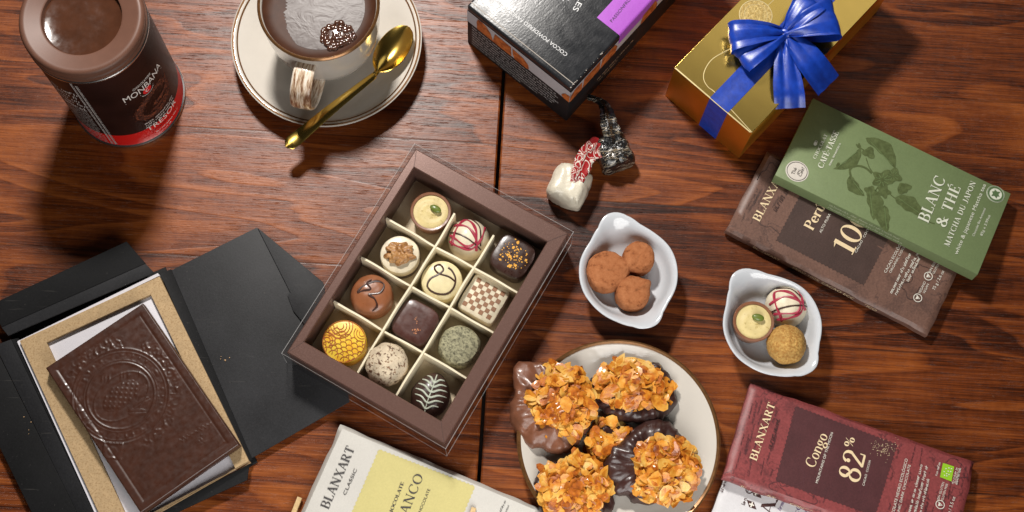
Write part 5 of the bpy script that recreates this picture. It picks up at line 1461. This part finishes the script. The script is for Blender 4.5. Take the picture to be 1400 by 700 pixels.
# ---------------------------------------------------------------- plate of florentines
pl_c = at(846, 601, 1.6); PR = rad(846, 601, 1.6, 139)
def big_plate():
    t = thing('dessert_plate', 'cream plate with a brown gold rim under the almond florentines', 'plate', (pl_c.x, pl_c.y, 0))
    bm = NB(); lathe(bm, plate_prof(PR, 3.6, .5, 1.6), 160); part('dish', bm, M_CUP, t, ang=60)
    bm = NB(); lathe(bm, [(PR + .012, 1.5), (PR + .02, 1.6), (PR * .985, 1.70), (PR * .962, 1.64), (PR * .962, 1.54)], 160); part('gold_rim', bm, M_RIM, t)
big_plate()
M_FL = flakes()
M_MILKF = choc('milk_coating', (.165, .062, .032), .4, 1.3, .09, .12)
M_DARKF = choc('dark_coating', (.040, .015, .012), .36, 1.3, .09, .15)
M_CAR = choc('caramel', (.40, .12, .014), .2, 2.2, .05, .7)
def florentine(label, cpx, cpy, crx, cry, apx, apy, arx, ary, mat, rot, seed, z0=.55, h=1.7, n=260, cut=None):
    """chocolate foot (centre and radii in pixels) with a mound of flaked almonds on it"""
    r = random.Random(seed); c = at(cpx, cpy, z0 + .5); a = at(apx, apy, z0 + 1.2)
    t = thing('florentine', label, 'florentine', (c.x, c.y, z0), 0, 'almond florentines on the plate')
    k = rad(cpx, cpy, z0 + .6, 10) / 10; crx *= k; cry *= k; arx *= k; ary *= k; ro = math.radians(rot)
    ox, oy = a.x - c.x, a.y - c.y
    cr, sr = math.cos(ro), math.sin(ro)
    out = lambda d, s: 1 + .20 * mn.noise(Vector((math.cos(d) * 1.3, math.sin(d) * 1.3, seed))) + .13 * mn.noise(Vector((math.cos(d) * 3.2, math.sin(d) * 3.2, seed + 5))) + .05 * mn.noise(Vector((math.cos(d) * 8, math.sin(d) * 9, seed)))
    bm = NB(); rows = []; seg = 96
    for q, zf in ((.0, .0), (.80, 0.), (.94, .05), (1.0, .2), (1.0, .45), (.96, .66), (.90, .80), (.82, .9), (.72, .96), (.6, 1.), (.45, 1.), (.3, 1.), (.15, 1.)):
        row = []
        for i in range(seg):
            d = 2 * PI * i / seg; k2 = q * (1 + (out(d, 0) - 1) * q ** 4); x, y = crx * k2 * math.cos(d), cry * k2 * math.sin(d)
            X, Y = x * cr - y * sr, x * sr + y * cr
            P = Vector((X, Y, zf * h * .62)); P.z += zf * (.40 * mn.noise(Vector((X * .95, Y * .95, seed))) + .34 * mn.noise(Vector((X * 2.3, Y * 2.3, seed + 2))) + .07 * mn.noise(Vector((X * 5, Y * 5, seed + 3))))
            row.append(bm.verts.new(P))
        rows.append(row)
    for A, B in zip(rows[1:], rows[2:]):
        for i in range(seg): bm.faces.new((A[i], A[(i + 1) % seg], B[(i + 1) % seg], B[i]))
    for v in rows[0]: bm.verts.remove(v)
    bm.faces.new(rows[1][::-1]); bm.faces.new(rows[-1])
    part('chocolate_base', bm, mat, t, ang=85)
    # caramel core
    def mound(x, y):
        q = (x / arx) ** 2 + (y / ary) ** 2
        return h * .5 + h * .42 * max(0., 1 - q) ** .6 + .5 * mn.noise(Vector((x * .8, y * .8, seed + 8))) + .2 * mn.noise(Vector((x * 2, y * 2, seed + 4)))
    mo = lambda d: 1 + .2 * mn.noise(Vector((math.cos(d) * 2, math.sin(d) * 2, seed + 11)))
    bm = NB(); rows = []
    for j in range(11):
        q = j / 10; row = []
        for i in range(56):
            d = 2 * PI * i / 56; x, y = arx * .92 * q * mo(d) * math.cos(d), ary * .92 * q * mo(d) * math.sin(d)
            row.append(bm.verts.new((ox + x * cr - y * sr, oy + x * sr + y * cr, mound(x, y) - .0 if j < 10 else h * .4)))
        rows.append(row)
    for A, B in zip(rows, rows[1:]):
        for i in range(56): bm.faces.new((A[i], A[(i + 1) % 56], B[(i + 1) % 56], B[i]))
    bmesh.ops.remove_doubles(bm, verts=bm.verts, dist=1e-4)
    part('caramel', bm, M_CAR, t, ang=85)
    bm = NB()
    for i in range(int(n * .62)):
        d = r.uniform(0, 2 * PI); q = math.sqrt(r.random()) * (1.0 if i % 5 else 1.06); m_ = mo(d)
        x, y = arx * q * m_ * math.cos(d), ary * q * m_ * math.sin(d)
        z = mound(x * .97, y * .97) + r.uniform(-.14, .03)
        e = .08; nx = mound(x - e, y) - mound(x + e, y); ny = mound(x, y - e) - mound(x, y + e)
        nrm = Vector((nx * .5, ny * .5, 2 * e)).normalized() + Vector((r.gauss(0, 1), r.gauss(0, 1), 0)) * (.13 if r.random() < .82 else .42); nrm.normalize()
        u = nrm.orthogonal().normalized(); u.rotate(Matrix.Rotation(r.uniform(0, 6.28), 3, nrm)); v = nrm.cross(u)
        L, W = r.uniform(.40, .80), r.uniform(.26, .43); th = .028; bend = r.uniform(-.22, .22)
        P0 = Vector((ox + x * cr - y * sr, oy + x * sr + y * cr, z))
        brk = r.random() < .35; cutx = r.uniform(.1, .7)
        top = []; bot = []
        for kx in range(10):
            g = 2 * PI * kx / 10; lx = L * math.cos(g) * (1 - .25 * (math.cos(g) > 0) * abs(math.sin(g))); ly = W * math.sin(g) * (1 - .2 * math.cos(g))
            if brk and lx > cutx * L: lx = cutx * L + r.uniform(-.04, .04)
            w_ = bend * (lx / L) ** 2
            p = P0 + u * lx + v * ly + nrm * w_; p = Vector((p.x, p.y, max(p.z, .12)))
            top.append(bm.verts.new(p + nrm * th)); bot.append(bm.verts.new(p - nrm * th))
        ct = bm.verts.new(P0 + nrm * (th * 1.4)); 
        for kx in range(10):
            ky = (kx + 1) % 10; bm.faces.new((ct, top[kx], top[ky])); bm.faces.new((top[kx], bot[kx], bot[ky], top[ky]))
        bm.faces.new(bot[::-1])
    obj('almond_flakes', bm, M_FL, t, smooth=True, ang=35)
    return t
florentine('milk chocolate florentine hanging over the left rim of the plate', 752, 553, 56, 64, 768, 548, 42, 49, M_MILKF, 12, 21, .9, 2.1, 330)
florentine('dark chocolate florentine with a broad chocolate foot, nearest the top of the plate', 868, 535, 60, 46, 865, 526, 50, 34, M_DARKF, -8, 34, .6, 2.0, 300)
florentine('small half hidden florentine in the middle of the plate', 838, 606, 34, 32, 834, 604, 29, 29, M_DARKF, 0, 47, .5, 1.3, 170)
florentine('dark chocolate florentine with a thick chocolate crescent on its left, on the plate', 888, 634, 66, 52, 907, 642, 45, 43, M_DARKF, 22, 58, .8, 2.4, 330)
florentine('golden almond florentine at the bottom of the plate, cut by the picture edge', 783, 674, 54, 48, 786, 668, 46, 41, M_DARKF, 10, 63, .8, 2.0, 320)

# ---------------------------------------------------------------- wrapped sweets
def sweet(label, body_px, z, size, rot, mat, twist, tmat, seed, ribs=0.):
    c = at(*body_px, z); t = thing('wrapped_sweet', label, 'sweet', (c.x, c.y, 0), rot)
    sx, sy, sz = size; r = random.Random(seed)
    bm = NB(); tt = bmesh.new(); bmesh.ops.create_cube(tt, size=2); bmesh.ops.subdivide_edges(tt, edges=tt.edges, cuts=15, use_grid_fill=True)
    for v in tt.verts:
        p = v.co; n = p.normalized(); k = (abs(p.x) ** 7 + abs(p.y) ** 7 + abs(p.z) ** 7) ** (1 / 7); q = p / k
        # paper gathers to the twist on top and creases at the corners
        fold = .26 * abs(mn.noise(q * .9 + Vector((seed, 0, 0)))) + .13 * abs(mn.noise(Vector((q.x * 3.4 + q.y, q.y * 1.6, q.z * 1.2 + seed)))) + .02 * mn.noise(Vector((q.x * 4, q.y * 1.2, q.z * 2 + seed)))
        if ribs: fold += ribs * math.sin(9 * math.atan2(q.y, q.x)) * (.3 + .7 * max(0, q.z))
        g = 1 - .25 * max(0, q.z) ** 2
        v.co = Vector((q.x * sx * g, q.y * sy * g, sz + q.z * sz)) * 1.0
        v.co += n * fold
        v.co.z = max(v.co.z, .01)
    merge(bm, tt); part('wrapped_body', bm, mat, t, ang=30)
    # twisted tail
    inv = Matrix.Rotation(-rot, 3, 'Z'); P = [inv @ (at(*p[:2], p[2]) - Vector((c.x, c.y, 0))) for p in twist]; W = [p[3] for p in twist]
    Q = catmull(P, 7); n = len(Q); bm = NB(); rows = []; seg = 40
    for i, p in enumerate(Q):
        s = i / (n - 1) * (len(W) - 1); a = int(min(s, len(W) - 2)); w = W[a] + (W[a + 1] - W[a]) * (s - a)
        d = (Q[min(n - 1, i + 1)] - Q[max(0, i - 1)]).normalized(); x = d.cross(Vector((0, 0, 1))).normalized(); y = x.cross(d)
        row = []
        for k in range(seg):
            g = 2 * PI * k / seg + i * .16; m = 1 + .42 * math.sin(5 * g + 1.5 * math.sin(3 * g)) + .25 * mn.noise(Vector((math.cos(g) * 2, math.sin(g) * 2, i * .35 + seed)))
            row.append(bm.verts.new(p + x * (w * m * math.cos(g)) + y * (w * .55 * m * math.sin(g))))
        rows.append(row)
    for A, B in zip(rows, rows[1:]):
        for k in range(seg): bm.faces.new((A[k], A[(k + 1) % seg], B[(k + 1) % seg], B[k]))
    bm.faces.new(rows[-1]); bm.faces.new(rows[0][::-1])
    for v in bm.verts: v.co.z = max(v.co.z, .03)
    part('twisted_end', bm, tmat, t, ang=25)
def sweets():
    wp = paper('cream_waxed_paper', (.62, .57, .46), .05, .3, 3, .03, .6)
    rw = NT('red_white_print'); v = rw.noise(scale=.8, detail=0, dist=2.2); k = rw.ramp(v, [(.40, 0.), (.41, 1.), (.45, 1.), (.46, 0.), (.54, 0.), (.55, 1.), (.585, 1.), (.6, 0.)])
    rw.set(col=rw.mix(k, (.30, .012, .014), (.66, .60, .53)), rough=.35, spec=.4); rw.bump(rw.noise(scale=2, detail=2), .05)
    sweet('cream paper wrapped sweet with a red and white twisted end', (779, 255), 1.05, (1.22, 1.25, 1.1), math.radians(-25), wp,
          [(786, 253, 2.0, .30), (791, 238, 2.35, .42), (797, 222, 2.2, .48), (804, 210, 1.9, .50), (814, 203, 1.6, .62), (819, 203, 1.5, .5)], rw.m, 2.2)
    bw = NT('black_gold_wrapper'); X = bw.noise(bw.map(bw.co, (.5, 2.6, 1.2), rot=(0, 0, .9)), 1, 3, .6, .8)
    bw.set(col=bw.ramp(X, [(.53, (.010, .010, .010)), (.56, (.30, .27, .22)), (.575, (.22, .15, .07)), (.59, (.010, .010, .010))]), rough=.24, spec=.6, coat=.5, coatr=.1); bw.bump(bw.noise(scale=3, detail=4), .12)
    sweet('black foil wrapped sweet with a long twisted end, beside the black carton', (839, 209), .9, (1.1, 1.15, .95), math.radians(20), bw.m,
          [(838, 203, 1.6, .42), (836, 186, 2.1, .5), (832, 170, 2.1, .48), (829, 155, 1.9, .40), (826, 145, 1.7, .30), (816, 137, 1.5, .2), (803, 133, 1.4, .17)], bw.m, 7.7, .05)
sweets()
# ---------------------------------------------------------------- black card folder with kraft tray
def folder():
    o = at(190, 520, 0); t = thing('card_folder', 'opened black card folder with flaps spread around a kraft tray', 'folder', (o.x, o.y, 0))
    bk = black_card('black_card', (.0070, .0070, .0075), .62, .15)
    gy = black_card('black_card_pale', (.0165, .0165, .018), .55, .25)  # same card in a paler, slightly glossier tone
    L2 = lambda p, z: tuple((at(p[0], p[1], z) - o)[:2])
    def flap(name, pts, zs, th, mat, par=t):
        zs = zs if isinstance(zs, (list, tuple)) else [zs] * len(pts)
        bm = NB(); prism(bm, [L2(p, z) for p, z in zip(pts, zs)], [z - th for z in zs], list(zs), 0.02); return part(name, bm, mat, par, smooth=True, ang=30)
    # floor under the tray
    flap('base_panel', [(14, 458), (226, 365), (352, 632), (140, 760)], .14, .12, bk)
    # right cover panel with its envelope fold
    rp = flap('cover_panel', [(233, 370), (351, 311), (398, 352), (441, 386), (478, 549), (341, 628)], [.5, .55, .5, .45, .45, .5], .14, gy)
    flap('envelope_fold', [(352, 311), (442, 386), (470, 510), (401, 425), (393, 404), (397, 400)], [.66, .58, .6, .62, .62, .62], .1, gy, rp)
    ink = Ink(0)
    # spine between panel and tray
    flap('spine', [(219, 374), (234, 368), (345, 628), (334, 634)], [.95, .62, .62, .95], .1, bk)
    # top flap, standing a little off the table
    tf = flap('top_flap', [(-14, 417), (173, 330), (199, 360), (2, 447)], [1.3, 1.3, 1.1, 1.1], .12, bk)
    flap('top_spine', [(2, 447.5), (199, 360.5), (211, 373), (11, 459)], [1.08, 1.08, .9, .9], .12, gy, tf)
    # left cover with two spines
    lc = flap('left_cover', [(-60, 490), (-8, 472), (110, 710), (60, 735)], .75, .12, bk)
    flap('left_spine', [(-7, 472), (15, 464), (134, 712), (111, 712)], [.76, .95, .95, .76], .1, gy, lc)
    flap('left_hinge', [(15.5, 464), (25, 462), (146, 712), (135, 712)], [.93, .5, .5, .93], .1, bk, lc)
    flap('bottom_flap', [(330, 640), (341, 634), (338, 656), (190, 725), (180, 718)], [.9, .9, .7, .7, .9], .12, bk)
    # kraft tray with a window, white backing card
    kr = speck('kraft_board', (.40, .275, .145), (.30, .19, .09), 8, .56, .75, .06, .1, .01)
    K = [L2(p, 1.25) for p in ((27, 466), (218, 378), (340, 630), (152, 738))]
    Wn = [L2(p, 1.25) for p in ((63.5, 468), (206, 402.5), (322, 641), (178, 717))]
    bm = NB()
    top = [bm.verts.new((*p, 1.25)) for p in K]; bot = [bm.verts.new((*p, .16)) for p in K]; wt = [bm.verts.new((*p, 1.25)) for p in Wn]; wb = [bm.verts.new((*p, .9)) for p in Wn]
    for i in range(4):
        j = (i + 1) % 4
        bm.faces.new((top[i], top[j], wt[j], wt[i])); bm.faces.new((wt[i], wt[j], wb[j], wb[i])); bm.faces.new((top[i], bot[i], bot[j], top[j]))
    bm.faces.new(bot)
    ky = part('kraft_tray', bm, kr, t, smooth=False)
    wc = paper('white_card', (.66, .64, .68), .03, .5)
    bm = NB(); prism(bm, [tuple(Vector(p) * .999) for p in Wn], .7, .92); part('window_card', bm, wc, ky, smooth=False)
    bm = NB(); prism(bm, [L2(p, .8) for p in ((24.5, 468), (28, 465), (150, 734), (146, 736))], .5, .95); prism(bm, [L2(p, .8) for p in ((24.5, 467), (216, 374), (219, 377), (28, 470))], .55, .9); part('white_liner', bm, wc, ky, smooth=False)
folder()
def tablet():
    f = Frame((60, 504.5), (193, 416), (329, 606), 2.3, 2.3, 2.3, 1.0)
    t = thing('chocolate_tablet', 'unwrapped dark chocolate tablet embossed with an ornate cocoa medallion', 'chocolate tablet', M=f.M)
    w, l, h = f.w / 2, f.l / 2, f.t
    # work in coordinates where the medallion sits as in the photograph
    c = f.loc(165, 541); up = (f.loc(173, 480) - c).normalized()
    R = ((f.loc(232, 546) - f.loc(98, 538)).length) / 2 * .98
    rgt = Vector((up.y, -up.x))
    sgl = []
    r = random.Random(2)
    sig0, sig1 = f.loc(246, 606), f.loc(290, 581); su = (sig1 - sig0); sl = su.length; su.normalize(); sn = Vector((-su.y, su.x))
    lam = lambda d, w_: math.exp(-(d / w_) ** 2)
    leaves = [(a, .5) for a in range(0, 360, 24)]
    def H(x, y):
        e = min(w - abs(x), l - abs(y)); z = 0.0
        z += .10 * (1 / (1 + math.exp((e - .50) / .035)))                 # raised border
        z -= .05 * lam(e - .58, .06)
        p = Vector((x, y)) - c; q = p.length / R; a = math.atan2(p.dot(up), p.dot(rgt)); d = math.degrees(a) % 360
        if q < 1.5:
            for rr, k, wd in ((1.0, .09, .022), (.93, .05, .014), (.70, .10, .022), (.76, .05, .013)): z += k * lam(q - rr, wd)
            if .78 < q < .92: z += .07 * max(0, math.sin(a * 22 + 3 * math.sin(a * 5))) ** 2 * (.6 + .4 * math.sin(q * 60)) + .03 * mn.noise(Vector((x * 5, y * 5, 2)))
            # scrolls outside the ring
            if 1.0 < q < 1.28:
                amt = max(0, math.cos(2 * (a - 2.6))) ** 1.5 + (1 if 200 < d < 250 or 5 < d < 75 or 95 < d < 130 else .0)
                z += .10 * min(1, amt) * max(0, .1 + mn.noise(Vector((x * 4.4, y * 4.4, 7)))) * (1 - ((q - 1.12) / .16) ** 2 if abs(q - 1.12) < .16 else 0) * 1.6
            # ribbon plaque at the foot
            px_, py_ = p.dot(rgt) / R, p.dot(up) / R
            if abs(px_ + .02) < .2 and -1.32 < py_ < -.98: z += .12 - .05 * lam(math.hypot(px_ + .02, (py_ + 1.15)) - .11, .035)
            # cocoa pod
            u_, v_ = px_ * .72 + py_ * .69, -px_ * .69 + py_ * .72
            k = (u_ / .43) ** 2 + (v_ / .24) ** 2
            if q < .72:
                if k < 1: z += .10 * (1 - k) ** .5 + .06 * max(0, math.sin(u_ * 44) * math.sin(v_ * 44))
                k2 = (u_ / .62) ** 2 + ((v_ + .02) / .44) ** 2; z += .06 * lam(k2 - 1, .07)
                for (lx, ly, an) in ((.42, .1, 1.2), (.45, -.12, .6), (.38, -.32, .1)):
                    dx, dy = px_ - lx, py_ - ly; m, n_ = dx * math.cos(an) + dy * math.sin(an), -dx * math.sin(an) + dy * math.cos(an); g = (m / .2) ** 2 + (n_ / .085) ** 2
                    if g < 1: z += .08 * (1 - g) ** .5 - .05 * lam(n_, .012)
                if -.55 < px_ < .35 and abs(py_ - .42 - .22 * px_) < .09: z += .08 * max(0, math.sin(px_ * 48 + 3 * math.sin(px_ * 17))) * (1 - abs(py_ - .42 - .22 * px_) / .09)
                z += .018 * mn.noise(Vector((x * 4, y * 4, 9)))
        s = Vector((x, y)) - sig0; m = s.dot(su) / sl; n_ = s.dot(sn)
        if 0 < m < 1: z += .05 * lam(n_ - .14 - .12 * math.sin(m * 52) * (.6 + .4 * math.sin(m * 11)), .045)
        if .45 < m < .66 and -.75 < n_ < -.2: z += .04 * max(0, mn.noise(Vector((x * 7, y * 7, 3)))) * 2
        z += .012 * mn.noise(Vector((x * .8, y * .8, 5)))
        return z * .32 + .068
    nx, ny = 190, 280; bm = NB()
    def P(u, v):
        x, y = (u * 2 - 1) * w, (v * 2 - 1) * l; e = min(w - abs(x), l - abs(y)); b = .07
        return Vector((x, y, h + H(x, y) - .1 - (b * (1 - math.sqrt(max(0, 1 - (1 - e / b) ** 2))) if e < b else 0)))
    rows = grid(bm, nx, ny, P)
    rim = rows[0] + [q[-1] for q in rows[1:-1]] + rows[-1][::-1] + [q[0] for q in rows[-2:0:-1]]
    low = [bm.verts.new((v.co.x * 1.006, v.co.y * 1.004, .03)) for v in rim]; n = len(rim)
    for i in range(n): bm.faces.new((rim[i], rim[(i + 1) % n], low[(i + 1) % n], low[i]))
    bm.faces.new(low)
    part('embossed_tablet', bm, choc('tablet_chocolate', (.047, .0165, .0095), .34, 1.0, .006, .1, .1), t, ang=75)
tablet()
def crumbs():
    r = random.Random(12); bm = NB(); o = at(300, 490, 0)
    for (px, py, n, s) in ((312, 490, 5, 7), (30, 583, 3, 14), (60, 560, 2, 30), (100, 620, 2, 30)):
        for _ in range(n):
            p = at(px + r.gauss(0, s), py + r.gauss(0, s * .6), .5) - o; ball(bm, (p.x, p.y, (.56 if px > 200 else .80)), r.uniform(.02, .04), 1, (r.uniform(1, 2.6), r.uniform(.7, 1.3), .6), lambda n_: 1 + .3 * mn.noise(n_ * 2))
    ob = part('chocolate_crumbs', bm, simple('tan_crumb', (.42, .26, .13), .8), None); ob.location = (o.x, o.y, 0); ob['kind'] = 'stuff'; ob['label'] = 'tan crumbs scattered on the black card folder'
crumbs()
KEY = (370, -520, 72, 11.0, 11.2, (1, .955, .90), (0, 0, 0))
FILL = (850, 1350, 30, 42, 2.9, (1, .98, .95), (-10, 5, 0))
BACK = (1480, -780, 95, 50, .5, (1, .98, .96), (5, 0, 0))  # added soft lamp out of view, for the gold box top to reflect
WORLD = ((1, .97, .94), .016)
EXPO = -0.05
# ---------------------------------------------------------------- camera, light, world
cd = bpy.data.cameras.new('camera'); cam = bpy.data.objects.new('camera', cd); C.objects.link(cam)
cam.matrix_world = Matrix.Translation(CAMPOS) @ RCW.to_4x4()
cd.sensor_width = 36.0; cd.lens = 36.0 * FPX / 1400.0; cd.clip_start = .05; cd.clip_end = 50
scene.camera = cam
def area(name, px, py, hpx, size, watt, col, aim, shape='DISK'):
    p = at(px, py, 0); p.z = hpx
    ld = bpy.data.lights.new(name, 'AREA'); ld.shape = shape; ld.size = size * .01; ld.energy = watt; ld.color = col
    o = bpy.data.objects.new(name, ld); C.objects.link(o); o.location = p
    o.rotation_euler = (Vector(aim) - p).to_track_quat('-Z', 'Y').to_euler(); return o
area('key_lamp', *KEY)
area('soft_fill_lamp', *FILL)
area('added_back_lamp', *BACK)
wd = bpy.data.worlds.new('World'); scene.world = wd; wd.use_nodes = True
bg = wd.node_tree.nodes['Background']; bg.inputs[0].default_value = (*WORLD[0], 1); bg.inputs[1].default_value = WORLD[1]
scene.view_settings.view_transform = 'Standard'; scene.view_settings.look = 'None'
scene.view_settings.exposure = EXPO; scene.view_settings.gamma = 1
scene.cycles.max_bounces = 8; scene.cycles.transparent_max_bounces = 12
scene.cycles.use_denoising = True
# ---------------------------------------------------------------- centimetres -> metres
for me in bpy.data.meshes: me.transform(Matrix.Scale(.01, 4))
for o in scene.objects: o.location = o.location * .01
